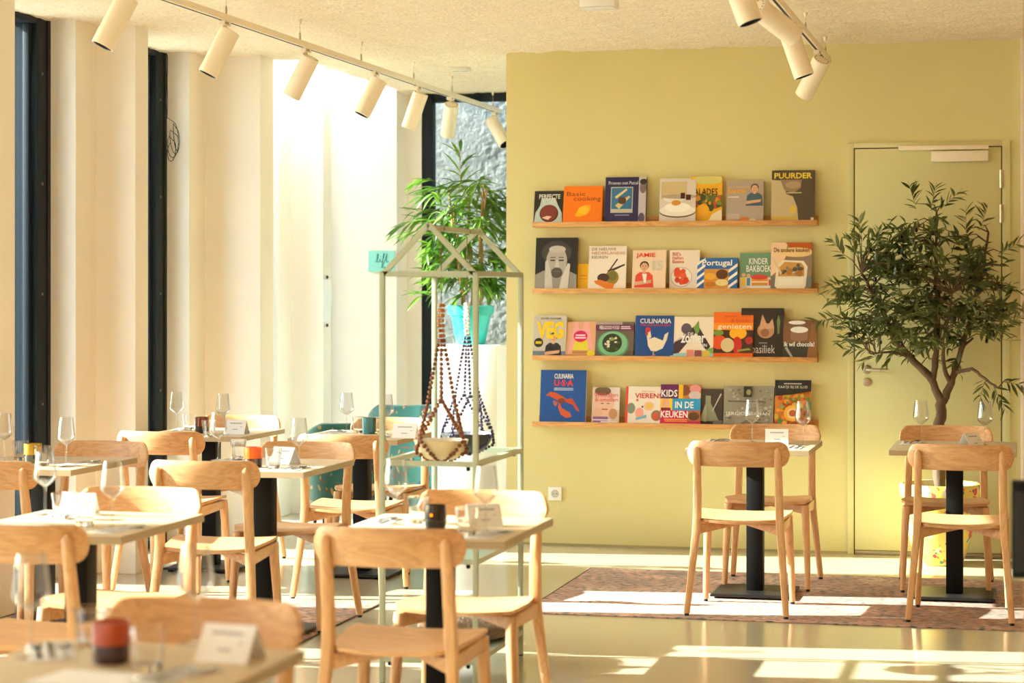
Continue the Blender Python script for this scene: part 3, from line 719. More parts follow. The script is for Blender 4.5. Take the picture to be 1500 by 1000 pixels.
def leaf_mat(name, col, col2):
    m = bpy.data.materials.new(name); m.use_nodes = True; nt = m.node_tree; nt.nodes.remove(nt.nodes['Principled BSDF']); L = nt.links.new
    oi = nt.nodes.new('ShaderNodeTexCoord'); n = nt.nodes.new('ShaderNodeTexNoise'); n.inputs['Scale'].default_value = 4; 
    geo = nt.nodes.new('ShaderNodeNewGeometry'); L(geo.outputs['Position'], n.inputs['Vector'])
    r = nt.nodes.new('ShaderNodeValToRGB'); r.color_ramp.elements[0].color = lin(col); r.color_ramp.elements[1].color = lin(col2); r.color_ramp.elements[0].position = .35; r.color_ramp.elements[1].position = .65
    L(n.outputs['Fac'], r.inputs[0])
    d = nt.nodes.new('ShaderNodeBsdfDiffuse'); t = nt.nodes.new('ShaderNodeBsdfTranslucent'); g = nt.nodes.new('ShaderNodeBsdfGlossy'); g.inputs['Roughness'].default_value = .35
    L(r.outputs[0], d.inputs[0]); L(r.outputs[0], t.inputs[0])
    x = nt.nodes.new('ShaderNodeMixShader'); x.inputs[0].default_value = .35; L(d.outputs[0], x.inputs[1]); L(t.outputs[0], x.inputs[2])
    y = nt.nodes.new('ShaderNodeMixShader'); y.inputs[0].default_value = .06; L(x.outputs[0], y.inputs[1]); L(g.outputs[0], y.inputs[2])
    L(y.outputs[0], nt.nodes['Material Output'].inputs[0]); return m
def leaf_geo(l, w, fold, droop):
    """lance-shaped blade along +Y, folded on its midrib"""
    st = [(0,.08),(.15,.6),(.4,1),(.7,.75),(1,.02)]; vs_ = []
    for t, k in st:
        z = -droop*t*t*l
        vs_ += [(-w/2*k, l*t, z+fold*k*w), (0, l*t, z), (w/2*k, l*t, z+fold*k*w)]
    fs = []
    for i in range(4):
        a = i*3; fs += [(a, a+1, a+4, a+3), (a+1, a+2, a+5, a+4)]
    return vs_, fs
def foliage(root, leaves, mat_, geos, n_obj, key):
    """leaves: list of 4x4 matrices; the n_obj that show largest are parts, the rest one stuff part"""
    leaves.sort(key=key)
    meshes = []
    for g in geos:
        mb = MB(); mb.add(*g); meshes.append(mb.mesh('leaf', mat_, smooth=60))
    for i, M in enumerate(leaves[:n_obj]):
        o = obj('leaf', meshes[i % len(meshes)], root); o.matrix_basis = M
    mb = MB()
    for i, M in enumerate(leaves[n_obj:]):
        v, f = geos[i % len(geos)]; mb.add([M @ Vector(q) for q in v], f)
    if mb.v:
        o = mb.build('foliage', mat_, root, smooth=60); o['kind'] = 'stuff'
def orient(p, d, roll, sc):
    d = Vector(d).normalized(); q = d.to_track_quat('Y', 'Z')
    return Matrix.Translation(p) @ q.to_matrix().to_4x4() @ Matrix.Rotation(roll, 4, 'Y') @ Matrix.Scale(sc, 4)
rb = random.Random(11); BL = []
M_cane = mat('bamboo_cane', (190,140,80), .5, var=.2, vscale=20)
for ci in range(5):
    a = ci*2*PI/5+.4; bx_, by_ = .06*math.cos(a), .06*math.sin(a); top = Vector((bx_*2.4+rb.uniform(-.05,.05)-.03, by_*1.4, .245+rb.uniform(.72, .98)))
    base = Vector((bx_, by_, .24)); pts = [base.lerp(top, t)+Vector((rb.uniform(-.012,.012), rb.uniform(-.012,.012), 0)) for t in [i/7 for i in range(8)]]
    MB().tube(pts, [.010-.004*i/7 for i in range(8)], 8).build('cane', M_cane, bam, smooth=60)
    for k in range(24):
        t = .12+.88*(k+rb.random()*.6)/24
        p = base.lerp(top, min(1, t)); az = rb.uniform(0, 2*PI); reach = (.14+.30*rb.random())*(1.0 if t > .3 else .85)
        tip = p+Vector((math.cos(az)*reach, math.sin(az)*reach*.7, rb.uniform(-.02,.12)))
        mid = p.lerp(tip, .5)+Vector((0,0,.03))
        MB().tube([p, mid, tip], [.0028,.002,.0012], 5).build('twig', mat('bamboo_twig', (120,130,60), .6), bam)
        for j in range(7):
            q = mid.lerp(tip, .15+.15*j); an = az+rb.uniform(-1.1, 1.1)
            BL.append(orient(q, (math.cos(an), math.sin(an)*.8, rb.uniform(-.75,.35)), rb.uniform(-.6,.6), rb.uniform(.75,1.3)))
for M in [orient(Vector((-.07,-.02,1.12+.03*j)), (.7*math.cos(1.4*j), .5*math.sin(1.4*j), .7), 0, 1.2) for j in range(9)]: BL.append(M)
MB().tube([(-.03,0,1.0),(-.07,-.02,1.12),(-.08,-.02,1.38)], [.004,.003,.0015], 6).build('cane', M_cane, bam)
foliage(bam, BL, leaf_mat('bamboo_leaf', (62,108,30), (120,160,50)), [leaf_geo(.16,.027,.25,.25), leaf_geo(.13,.024,.3,.5), leaf_geo(.18,.025,.2,.15)], 300, lambda M: M.translation.y)

def teal_mat():
    m = bpy.data.materials.new('teal_botanical_velvet'); m.use_nodes = True; nt = m.node_tree; p = nt.nodes['Principled BSDF']; L = nt.links.new
    tc = nt.nodes.new('ShaderNodeTexCoord'); n = nt.nodes.new('ShaderNodeTexNoise'); n.inputs['Scale'].default_value = 5; n.inputs['Detail'].default_value = 2; L(tc.outputs['Object'], n.inputs[0])
    ad = nt.nodes.new('ShaderNodeMixRGB'); ad.inputs[0].default_value = .12; L(tc.outputs['Object'], ad.inputs[1]); L(n.outputs['Color'], ad.inputs[2])
    def leafs(scale, stretch, thr, col, prev):
        mp = nt.nodes.new('ShaderNodeMapping'); mp.inputs['Scale'].default_value = stretch; mp.inputs['Rotation'].default_value = (.3, .7, scale); L(ad.outputs[0], mp.inputs[0])
        v = nt.nodes.new('ShaderNodeTexVoronoi'); v.inputs['Scale'].default_value = scale; L(mp.outputs[0], v.inputs['Vector'])
        r = nt.nodes.new('ShaderNodeMath'); r.operation = 'LESS_THAN'; r.inputs[1].default_value = thr; L(v.outputs['Distance'], r.inputs[0])
        x = nt.nodes.new('ShaderNodeMixRGB'); L(r.outputs[0], x.inputs[0]); x.inputs[2].default_value = lin(col)
        if isinstance(prev, tuple): x.inputs[1].default_value = lin(prev)
        else: L(prev.outputs[0], x.inputs[1])
        return x
    x = leafs(4, (1,3,1), .34, (26,52,62), (34,96,92)); x = leafs(7, (5,1,2), .24, (170,136,86), x); x = leafs(8, (1,1,5), .24, (110,80,66), x); x = leafs(5, (1,4,1), .2, (120,180,175), x)
    L(x.outputs[0], p.inputs['Base Color']); p.inputs['Roughness'].default_value = .8; p.inputs['Sheen Weight'].default_value = .4
    return m
M_teal = teal_mat()
def armchair(loc, rz, label, hgt):
    t = thing('armchair', label, 'armchair', loc, rz, group='patterned teal armchairs in the lobby')
    # wrap-around shell open towards +Y
    P, N = [], []; n = 25
    for i in range(n):
        a = -PI*1.16+(2*PI*.66)*i/(n-1)-PI*.0; a = -PI/2+(-1+2*i/(n-1))*PI*.72
        e = abs(-1+2*i/(n-1)); top = hgt-(.20*max(0, e-.35)/.65)
        row, nr = [], []
        for j in range(8):
            v = j/7; r = .25+.03*v
            row.append(Vector((r*math.cos(a)*1.05, r*math.sin(a), .2+(top-.2)*v))); nr.append(Vector((math.cos(a), math.sin(a), 0)))
        P.append(row); N.append(nr)
    MB().grid_solid(P, N, .06).build('shell', M_teal, t, bevel=.018, smooth=60, bseg=3)
    MB().lathe([(0,.2),(.2,.2),(.215,.22),(.215,.38),(.2,.41),(0,.425)], 28, caps=False).build('seat_cushion', M_teal, t, smooth=60)
    for x in (-.15, .15):
        for y in (-.15, .15): MB().tube([(x, y, .21), (x*1.15, y*1.15, 0)], [.016,.01], 10).build('leg', M_black, t)
armchair((-4.2, 12.85, 0), .5, 'teal patterned armchair beside the bright white piers', .70)
armchair((-4.02, 13.72, 0), .15, 'teal patterned armchair in front of the white pedestal', .77)

SG = W(559, 382.5, Y=14.57)
sg = thing('lift_sign', 'turquoise sign reading lift on the white wall', 'sign', SG)
w2, h2 = (W(578.5, 382, Y=14.57).x-W(540, 382, Y=14.57).x)/2, (W(560, 367, Y=14.57).z-W(560, 398, Y=14.57).z)/2
MB().box(-w2, w2, -.004, .006, -h2, h2).build('panel', mat('sign_turquoise', (140,214,206), .5), sg, smooth=0)
M_sgt = mat('sign_teal_ink', (26,120,128), .5)
def stroke(mb, pts, r): mb.tube([(x, -.005, z) for x, z in pts], r, 6, flat=.4)
ln = MB(); s_ = .0011*w2/.1
def cv(pts): return [((x-50)*s_, (z-50)*s_+h2*.18) for x, z in pts]
stroke(ln, cv([(8,30),(24,52),(30,82),(25,88),(20,70),(20,40),(26,29),(36,36),(42,56),(42,36),(48,29),(56,40),(66,66),(72,86),(67,90),(62,70),(58,30),(52,2),(57,-4),(64,20),(72,36)]), .0028)
stroke(ln, cv([(72,36),(82,60),(88,88),(84,50),(86,32),(94,31),(100,36)]), .0028); stroke(ln, cv([(58,62),(78,64),(100,68)]), .0026); stroke(ln, cv([(44,68),(45,71)]), .003)
stroke(ln, [(-.012,-h2*.62),(.03,-h2*.62)], .0026); stroke(ln, [(.02,-h2*.5),(.03,-h2*.62),(.02,-h2*.74)], .0026)
ln.build('lettering', M_sgt, sg, smooth=60)

nt_ = W(478.5, 440, X=-4.64)
no = thing('paper_notice', 'white paper notice hanging on a pier by two black hooks', 'notice', nt_)
P = [[Vector((.004+.006*math.sin(v*5), y, .145-.29*v)) for v in [j/8 for j in range(9)]] for y in (-.085, .085)]
MB().grid_solid(P, [[Vector((1,0,0))]*9]*2, .001).build('sheet', M_paper, no, smooth=60)
for zz in (.16, -.17): MB().lathe([(.012,0),(.012,.006),(.005,.012)], 10, M=Matrix.Translation((0,0,zz)) @ Matrix.Rotation(PI/2, 4, 'Y')).build('hook', M_rubber, no)

# loose cable on the second window frame
cb = MB(); c0 = W(231, 45, X=-4.96); rc = random.Random(5); pts = []
for i in range(12): pts.append(Vector((-4.955, 11.76+.004*math.sin(i), 2.93-.034*i)))
for lp in range(4):
    for k in range(12):
        a = 2*PI*k/12; pts.append(Vector((-4.94+.02*math.sin(a*.5+lp), 11.79+.05*math.sin(a)*(.7+.15*lp)+.03, 2.45+.085*math.cos(a)*(1-.1*lp)-.03*lp)))
cbo = cb.tube(pts, .0022, 5).build('loose_cable', M_rubber, smooth=60); tag(cbo, 'thin black cable coiled on the second window frame', 'cable')

# ------------------------------------------------------------------ track lights
def track(X, y0, y1, z, wires, label):
    t = thing('light_track', label, 'light track', (X, 0, z), group='ceiling light tracks')
    MB().box(-.018, .018, y0, y1, 0, .032).build('rail', M_lamp, t, bevel=.002)
    MB().box(-.006, .006, y0+.02, y1-.02, -.001, .001).build('slot', M_rubber, t, smooth=0)
    for y in wires:
        w = MB().tube([(0, y, .03), (0, y, CH-z+.01)], .0012, 6).build('suspension_wire', M_steel, t)
        MB().lathe([(.006,.03),(.006,.06),(.003,.075)], 10, M=Matrix.Translation((0, y, 0))).build('gripper', M_steel, w)
        MB().lathe([(.004,CH-z-.03),(.012,CH-z-.006),(.012,CH-z+.01)], 12, M=Matrix.Translation((0, y, 0))).build('ceiling_cup', M_lamp, w)
def onX(px, X):
    t = (px-750)/F; z = X/(t*CT-ST); return z*(CT+t*ST)
TRX, TRZ = -3.71, 2.815; TR2, TRZ2 = -1.09, 2.83
track(TRX, 6.5, onX(737, TRX), TRZ, [onX(p, TRX) for p in (331, 439.5, 529, 606, 662, 722)]+[8.6], 'long white light track above the window side')
track(TR2, 6.5, onX(1213, TR2), TRZ2, [onX(1180, TR2), onX(1209, TR2), 8.7], 'white light track near the yellow door')
M_vent = mat('vent_dark', (70,60,50), .6)
def spot(px, X, tz, axis, label, stem=.095, ln_=.235):
    y = onX(px, X); t = thing('track_spotlight', label, 'spotlight', (X, y, tz), group='white cylinder spotlights on the tracks')
    MB().box(-.016, .016, -.045, .045, -.022, 0).build('adapter', M_lamp, t, bevel=.003)
    for k in range(4): MB().box(.0161, .0166, -.03+.012*k, -.024+.012*k, -.017, -.006).build('adapter_slot', M_vent, t, smooth=0)
    MB().tube([(0,0,-.02),(0,0,-stem)], .011, 10).build('stem', M_lamp, t)
    a = axis[0]*Vector((CT, ST, 0))+axis[1]*Vector((0, 0, 1))+axis[2]*Vector((-ST, CT, 0)); a.normalize()
    B = Matrix.Translation((0, 0, -stem-.005)) @ a.to_track_quat('Z', 'Y').to_matrix().to_4x4() @ Matrix.Translation((0, 0, -.06))
    r = .049
    bd = MB().lathe([(0,0),(r-.004,0),(r,.003),(r,ln_-.001),(r-.002,ln_),(r-.006,ln_)], 32, M=B, caps=False).build('lamp_body', M_lamp, t, smooth=40)
    MB().lathe([(r-.006,ln_),(r-.012,ln_-.03),(.026,ln_-.06),(0,ln_-.06)], 24, M=B, caps=False).build('baffle', M_rubber, bd, smooth=40)
    for k in range(16):
        MB().box(-.003, .003, r-.013, r-.007, -.0008, .0002, M=B @ Matrix.Rotation(2*PI*k/16, 4, 'Z')).build('vent_slot', M_vent, bd, smooth=0)
names = ['nearest', 'second', 'third', 'fourth', 'fifth', 'sixth', 'farthest']
for i, (px, ax) in enumerate([(178,(-.42,-.85,-.12)), (329,(-.42,-.85,-.08)), (448,(-.45,-.85,.18)), (549,(-.42,-.85,-.1)), (612,(-.3,-.85,.15)), (660,(-.12,-.8,.5)), (725,(.42,-.75,-.4))]):
    spot(px, TRX, TRZ, ax, names[i]+' white cylinder spotlight on the window-side track')
for px, ax, lab in [(1077,(.3,-.85,-.1),'white spotlight cut off by the top edge, right track'), (1123,(.78,-.5,.45),'white spotlight tilted to the right showing its vents'),
                    (1161,(.3,-.9,-.05),'white spotlight pointing down, third on the right track'), (1197,(-.35,-.78,.5),'last white spotlight on the right track, angled left')]:
    spot(px, TR2, TRZ2, ax, lab)
# small ceiling fittings
p = W(878, 2, Z=2.90)
em = thing('ceiling_fixture', 'white box fixture on the ceiling at the top edge', 'ceiling fixture', (p.x, p.y, 2.87))
MB().box(-.085, .085, -.06, .06, 0, .11).build('housing', M_whitep, em, bevel=.004); MB().box(-.08, .08, -.055, .055, -.006, 0).build('diffuser', mat('frosted_cover', (225,225,220), .4), em, bevel=.003)
p = W(675, 101, Z=2.95)
em = thing('ceiling_vent', 'small flat white vent on the ceiling near the light well', 'vent', (p.x, p.y, 2.935))
MB().box(-.06, .06, -.04, .04, 0, .03).build('plate', M_whitep, em, bevel=.002)
for k in (-1, 1): MB().box(k*.028-.022, k*.028+.022, -.02, .0, -.001, .001).build('slot', M_vent, em)

# ------------------------------------------------------------------ olive tree
OC = W(1379, 826, Z=0.0); OC = Vector((W(1377, 826, Y=12.08).x, 12.08, 0))
ol = thing('olive_tree', 'olive tree in a yellow floral pot before the door', 'tree', OC)
def floral():
    m = bpy.data.materials.new('yellow_floral_ceramic'); m.use_nodes = True; nt = m.node_tree; p = nt.nodes['Principled BSDF']; L = nt.links.new
    tc = nt.nodes.new('ShaderNodeTexCoord'); prev = (238,214,104)
    for sc_, thr, col in ((9,.30,(236,226,190)),(11,.27,(222,92,84)),(17,.2,(96,140,90)),(23,.2,(226,120,60)),(14,.13,(200,60,70))):
        mp = nt.nodes.new('ShaderNodeMapping'); mp.inputs['Location'].default_value = (sc_*.37, sc_*.11, sc_*.23); L(tc.outputs['Object'], mp.inputs[0])
        n = nt.nodes.new('ShaderNodeTexNoise'); n.inputs['Scale'].default_value = 30; L(mp.outputs[0], n.inputs[0])
        mx = nt.nodes.new('ShaderNodeMixRGB'); mx.inputs[0].default_value = .04; L(mp.outputs[0], mx.inputs[1]); L(n.outputs['Color'], mx.inputs[2])
        v = nt.nodes.new('ShaderNodeTexVoronoi'); v.inputs['Scale'].default_value = sc_; L(mx.outputs[0], v.inputs['Vector'])
        r = nt.nodes.new('ShaderNodeMath'); r.operation = 'LESS_THAN'; r.inputs[1].default_value = thr; L(v.outputs['Distance'], r.inputs[0])
        x = nt.nodes.new('ShaderNodeMixRGB'); L(r.outputs[0], x.inputs[0]); x.inputs[2].default_value = lin(col)
        if isinstance(prev, tuple): x.inputs[1].default_value = lin(prev)
        else: L(prev.outputs[0], x.inputs[1])
        prev = x
    L(prev.outputs[0], p.inputs['Base Color']); p.inputs['Roughness'].default_value = .25; return m
MB().lathe([(0,0),(.118,0),(.125,.006),(.165,.12),(.195,.25),(.208,.35),(.212,.37),(.222,.375),(.226,.44),(.22,.452),(.207,.45),(.2,.40),(0,.39)], 40, caps=False).build('pot', floral(), ol, smooth=45)
MB().lathe([(0,.40),(.2,.40)], 24, caps=False).build('soil', M_soil, ol)
M_bark = mat('olive_bark', (104,82,60), .9, bump=.8, bscale=40, var=.35, vscale=25, stretch=(1,1,.4))
ro = random.Random(21)
def opx(px, py, dy=0.): 
    q = W(px, py, Y=OC.y+dy); return Vector((q.x-OC.x, dy, q.z))
def branch(pts, r0, r1, name='branch'):
    n = len(pts); fine = []
    for i in range(n-1):
        for k in range(4): fine.append(pts[i].lerp(pts[i+1], k/4)+Vector((ro.uniform(-1,1), ro.uniform(-1,1), 0))*.006*(1 if 0 < i*4+k else 0))
    fine.append(pts[-1])
    MB().tube(fine, [(r0+(r1-r0)*i/(len(fine)-1))*(1+.12*ro.uniform(-1,1)) for i in range(len(fine))], 9).build(name, M_bark, ol, smooth=60)
    return fine
branch([Vector((0,0,.38)), opx(1376,660), opx(1376,620), opx(1380,585)], .036, .030, 'trunk')
BR = []
BR.append(branch([opx(1380,588), opx(1362,552), opx(1332,522), opx(1310,495), opx(1290,450), opx(1262,400,-.06)], .026, .008))
BR.append(branch([opx(1366,556), opx(1372,515), opx(1373,450), opx(1370,380,.03), opx(1372,310,.04)], .020, .006))
BR.append(branch([opx(1381,588), opx(1395,560), opx(1402,530,.02), opx(1420,470,.05), opx(1440,400,.08), opx(1448,340,.05)], .024, .006))
BR.append(branch([opx(1393,562), opx(1382,535,-.03), opx(1382,500,-.08), opx(1395,430,-.16)], .014, .005))
BR.append(branch([opx(1402,545), opx(1424,540,-.05), opx(1450,560,-.12), opx(1462,568,-.14)], .012, .005))
BR.append(branch([opx(1402,535), opx(1410,510,.05), opx(1425,495,.12)], .012, .006))
BR.append(branch([opx(1330,522), opx(1305,515,-.1), opx(1275,518,-.14)], .010, .004))
nodes = [p for b in BR for p in b[6:]]
OL, OLV = [], []; TW = MB()
def inside(q):
    px, pz = q
    return True
cnt = 0
while cnt < 285:
    u = ro.uniform(-1, 1); v = ro.uniform(-1, 1); w_ = ro.uniform(-1, 1)
    if u*u+v*v+w_*w_ > 1: continue
    px, py = 1354+u*134, 428+v*118
    if py > 505 and 1330 < px < 1440 and ro.random() < .8: continue
    edge = noise.noise(Vector((u*2.2, v*2.2, 3)))
    if u*u+v*v > .88+.4*edge: continue
    if py < 330 and not (1320 < px < 1400 or 1425 < px < 1460): continue
    q = opx(px, py, w_*.24-.05); cnt += 1
    base = min(nodes, key=lambda n_: (n_-q).length+max(0, n_.z-q.z)*.6)
    if (base-q).length > .45: base = base.lerp(q, .3)
    d = (q-base); mid = base.lerp(q, .5)+Vector((0,0,.03))
    TW.tube([base, mid, q], [.004,.0028,.0015], 5)
    dn = (q-mid).normalized()
    tip = q+(dn+Vector((ro.uniform(-.4,.4), ro.uniform(-.3,.3), ro.uniform(-.1,.5)))).normalized()*ro.uniform(.06,.12)
    tip.y = min(tip.y, .22)
    TW.tube([q, tip], [.0015,.0008], 4)
    for j in range(10):
        t = j/9; p = mid.lerp(q, .4+.6*min(1, t*2)) if t < .5 else q.lerp(tip, (t-.5)*2)
        side = Vector((ro.uniform(-1,1), ro.uniform(-.8,.8), ro.uniform(-.5,.8)))
        OL.append(orient(p, dn*.7+side, ro.uniform(-.9,.9), ro.uniform(.75,1.25)))
    if ro.random() < .22: OLV.append(q+Vector((ro.uniform(-.02,.02), -.02, -.025)))
for (px, py, dx, dy) in [(1262,345,-.2,1),(1235,372,-.6,.8),(1290,395,-.3,1),(1240,420,-1,.2),(1222,465,-1,-.2),(1286,520,-1,-.5),(1262,512,-1,0),(1460,575,.5,-1),(1440,565,-.2,-1),(1478,560,1,-.2),(1485,470,.8,.6),(1340,298,-.3,1),(1365,300,.2,1),(1385,300,.7,.7),(1415,335,0,1),(1438,330,.3,1),(1468,370,.8,.5),(1330,345,-1,.4)]:
    q = opx(px, py, ro.uniform(-.12,.1)); d = Vector((dx, 0, dy)).normalized(); base = min(nodes, key=lambda n_: (n_-q).length)
    TW.tube([base, base.lerp(q, .5)+Vector((0,0,.02)), q], [.004,.003,.0015], 5); TW.tube([q, q+d*.13], [.0015,.0007], 4)
    for j in range(13):
        p = q+d*.13*(j/12-.25); an = ro.choice((-1, 1))*ro.uniform(.4,1.0)
        dd = Vector((d.x*math.cos(an)-d.z*math.sin(an), ro.uniform(-.5,.5), d.x*math.sin(an)+d.z*math.cos(an)))
        OL.append(orient(p, dd, ro.uniform(-.7,.7), ro.uniform(.8,1.25)))
TW.build('twigs', M_bark, ol, smooth=60)['kind'] = 'stuff'
foliage(ol, OL, leaf_mat('olive_leaf', (62,76,34), (116,126,66)), [leaf_geo(.068,.018,.15,.15), leaf_geo(.056,.019,.2,.3), leaf_geo(.076,.017,.1,.05)], 300, lambda M: M.translation.y)
omesh = MB().lathe([(0,-.013),(.007,-.009),(.0095,0),(.007,.009),(0,.013)], 10, caps=False).mesh('olive_fruit', mat('black_olive', (26,20,26), .25), smooth=60)
for p in OLV:
    o = obj('olive_fruit', omesh, ol); o.location = p

# ------------------------------------------------------------------ book ledges and cookbooks
LIPY = 12.315
LED = []
ords = ['top', 'second', 'third', 'lowest']
for i, (yl, yr) in enumerate(((332.5,326.5), (429.5,427.5), (527.5,527), (624.5,627))):
    xl = W(779.5, yl, Y=LIPY).x; xr = W(1197, yr, Y=LIPY).x; z = W(780, yl, Y=LIPY).z
    s = thing('book_ledge', ords[i]+' wooden book ledge on the yellow wall', 'shelf', ((xl+xr)/2, WY, z), group='wooden book ledges'); hw = (xr-xl)/2
    MB().box(-hw, hw, LIPY-WY, LIPY-WY+.016, 0, .03).build('front_lip', M_oak, s, bevel=.0015)
    MB().box(-hw, hw, LIPY-WY+.016, -.0005, 0, .014).build('ledge_board', M_oak, s, bevel=.001)
    MB().box(-hw+.02, hw, -.014, -.0005, .014, .06).build('back_rail', M_oak, s, bevel=.001)
    LED.append(z+.0145)
PRN = {}
def pm(c):
    k = '%02x%02x%02x' % tuple(c) if not isinstance(c, str) else c
    if k not in PRN: PRN[k] = mat('print_'+k, c, .35)
    return PRN[k]
M_pages = mat('page_block', (232,224,208), .8)
def text_mesh(body, bold=0.):
    cu_ = bpy.data.curves.new('txt', 'FONT'); cu_.body = body; cu_.resolution_u = 2; cu_.offset = bold; cu_.space_line = .9
    o_ = bpy.data.objects.new('txt', cu_); COL.objects.link(o_)
    dg = bpy.context.evaluated_depsgraph_get(); me = bpy.data.meshes.new_from_object(o_.evaluated_get(dg))
    bpy.data.objects.remove(o_); bpy.data.curves.remove(cu_); return me
def book(row, xl, xr, yt, yb, cover, label, art, behind=False, th=.022, spine=None):
    YB = 12.36 if behind else 12.334
    a = W(xl, (yt+yb)/2, Y=YB+.02); b = W(xr, (yt+yb)/2, Y=YB+.02); w = b.x-a.x
    h = W((xl+xr)/2, yt, Y=YB+.03).z-LED[row]
    t = thing('cookbook', label, 'book', (a.x, YB, LED[row]), group='cookbooks on the wall ledges')
    gap = 12.405-(YB+th); t.rotation_euler = (-math.asin(max(.02, min(.45, gap/h))), 0, 0)
    mb = MB().box(0, w, 0, .0025, 0, h).box(0, w, th-.0025, th, 0, h).box(0, .0025, .0025, th-.0025, 0, h)
    mb.build('cover', pm(spine or cover), t, smooth=0)
    MB().box(.0026, w-.003, .0026, th-.0026, .003, h-.003).build('pages', M_pages, t, smooth=0)
    pr = MB(); k = 0
    def quad(pts, c):
        nonlocal k
        k += 1; y = -.0002-.00012*k
        pr.add([(max(0, min(1, u))*w, y, max(0, min(1, v))*h) for u, v in pts], [tuple(range(len(pts)))], pm(c))
    quad([(0,0),(1,0),(1,1),(0,1)], cover)
    for it in art:
        kd = it[0]
        if kd == 'R': _, u0, v0, u1, v1, c = it; quad([(u0,v0),(u1,v0),(u1,v1),(u0,v1)], c)
        elif kd == 'E':
            _, uc, vc, ru, rv, c = it; quad([(uc+ru*math.cos(2*PI*i/20), vc+rv*math.sin(2*PI*i/20)) for i in range(20)], c)
        elif kd == 'P': quad(it[1], it[2])
    pr.build('cover_print', None, t, smooth=0)
    for it in art:
        if it[0] != 'T': continue
        _, s_, u0, v0, u1, v1, c = it[:7]; k += 1
        me = text_mesh(s_, it[7] if len(it) > 7 else .0)
        xs = [v.co.x for v in me.vertices]; ys = [v.co.y for v in me.vertices]
        mx0, mx1, my0, my1 = min(xs), max(xs), min(ys), max(ys)
        for v in me.vertices:
            u = u0+(u1-u0)*(v.co.x-mx0)/(mx1-mx0); q = v0+(v1-v0)*(v.co.y-my0)/(my1-my0)
            v.co = (u*w, -.0004-.00012*k, q*h)
        me.materials.clear(); me.materials.append(pm(c)); me.name = 'title_lettering'
        obj('title_lettering', me, t)
    return t
SK = (222,170,136); WH = (244,242,236); BK = (24,22,22)
def person(u, v, s, shirt, hair, skin=SK, asp=.78):
    """simple half figure with folded arms, head at (u, v)"""
    r = .085*s
    return [('P', [(u-2.3*r, v-5.2*r*asp), (u+2.3*r, v-5.2*r*asp), (u+2.0*r, v-2.2*r*asp), (u+1.1*r, v-1.4*r*asp), (u-1.1*r, v-1.4*r*asp), (u-2.0*r, v-2.2*r*asp)], shirt),
            ('R', u-.35*r, v-1.7*r*asp, u+.35*r, v-.7*r*asp, skin), ('E', u, v+.18*r, r*1.06, r*1.08*asp, hair), ('E', u, v-.1*r, r*.86, r*1.05*asp, skin),
            ('E', u-.3*r, v+.05*r, .1*r, .09*r, BK), ('E', u+.3*r, v+.05*r, .1*r, .09*r, BK), ('R', u-.25*r, v-.52*r, u+.25*r, v-.42*r, (170,80,70)),
            ('P', [(u-2.2*r, v-4.7*r*asp), (u+1.6*r, v-4.1*r*asp), (u+1.8*r, v-3.3*r*asp), (u-2.2*r, v-3.8*r*asp)], skin)]
rnd = random.Random(3)
def bits(u0, v0, u1, v1, n, cols, r=.04):
    out_ = []
    for i in range(n):
        a = rnd.uniform(.5, 1.2)*r; out_.append(('E', rnd.uniform(u0, u1), rnd.uniform(v0, v1), a, a*rnd.uniform(.5, 1), rnd.choice(cols)))
    return out_
# top ledge
book(0,782,825,278,325,(40,38,34),'small dark cookbook with a steak on a pale cloth',[('P',[(.02,.02),(.98,.02),(.95,.35),(.8,.6),(.72,.78),(.25,.78),(.2,.55),(.06,.35)],(190,205,205)),('E',.52,.33,.32,.26,(60,40,36)),('E',.52,.35,.28,.24,(128,52,44)),('P',[(.28,.2),(.5,.14),(.62,.24),(.45,.26)],(232,200,180)),('T','PERFECTE',.16,.76,.88,.9,(225,225,220),.02),('T','STEAK',.3,.6,.76,.74,(205,215,215),.02)])
book(0,825,882,271,325,(246,124,12),'square orange cookbook with a lemon',[('P',[(.3,.22),(.42,.2),(.6,.25),(.7,.38),(.7,.5),(.55,.5),(.4,.42),(.34,.3)],(248,180,20)),('E',.52,.37,.14,.1,(252,200,40)),('T','Basic',.08,.74,.56,.85,(120,50,10)),('T','cooking',.26,.58,.96,.73,(120,50,10))])
book(0,886,946,258,325,(38,34,84),'navy cookbook with a portrait strip along its right edge',[('R',.82,0,1,1,(196,186,196)),('E',.92,.78,.08,.13,(120,104,110)),('E',.93,.9,.09,.06,(40,36,44)),('E',.9,.12,.08,.12,(90,80,100)),('R',.14,.24,.68,.79,(190,190,176)),('R',.16,.32,.66,.77,(52,112,158)),('P',[(.25,.4),(.35,.32),(.62,.58),(.58,.6)],(216,196,130)),('P',[(.24,.58),(.52,.76),(.54,.72),(.28,.54)],(224,208,140)),('E',.42,.5,.1,.08,(84,52,40)),('T','Proeven met Pascal',.08,.84,.8,.91,(214,208,224),.01),('R',.25,.18,.6,.2,(150,146,180)),('R',.25,.04,.6,.06,(150,146,180))])
book(0,966,1019,260,323,(216,206,196),'cookbook showing stacked white plates',[('R',.04,.55,.75,.93,(206,186,140)),('E',.4,.56,.3,.09,(232,226,214)),('E',.55,.6,.5,.05,(180,160,140)),('E',.5,.26,.5,.13,(90,74,64)),('E',.5,.29,.5,.13,(238,232,222)),('E',.5,.36,.36,.11,(248,244,236)),('E',.46,.46,.13,.06,(206,140,50)),('R',.58,.55,.7,.68,(70,24,30)),('R',.73,.52,.86,.64,(70,24,30)),('R',.0,0,1,.12,(210,200,198))],behind=False)
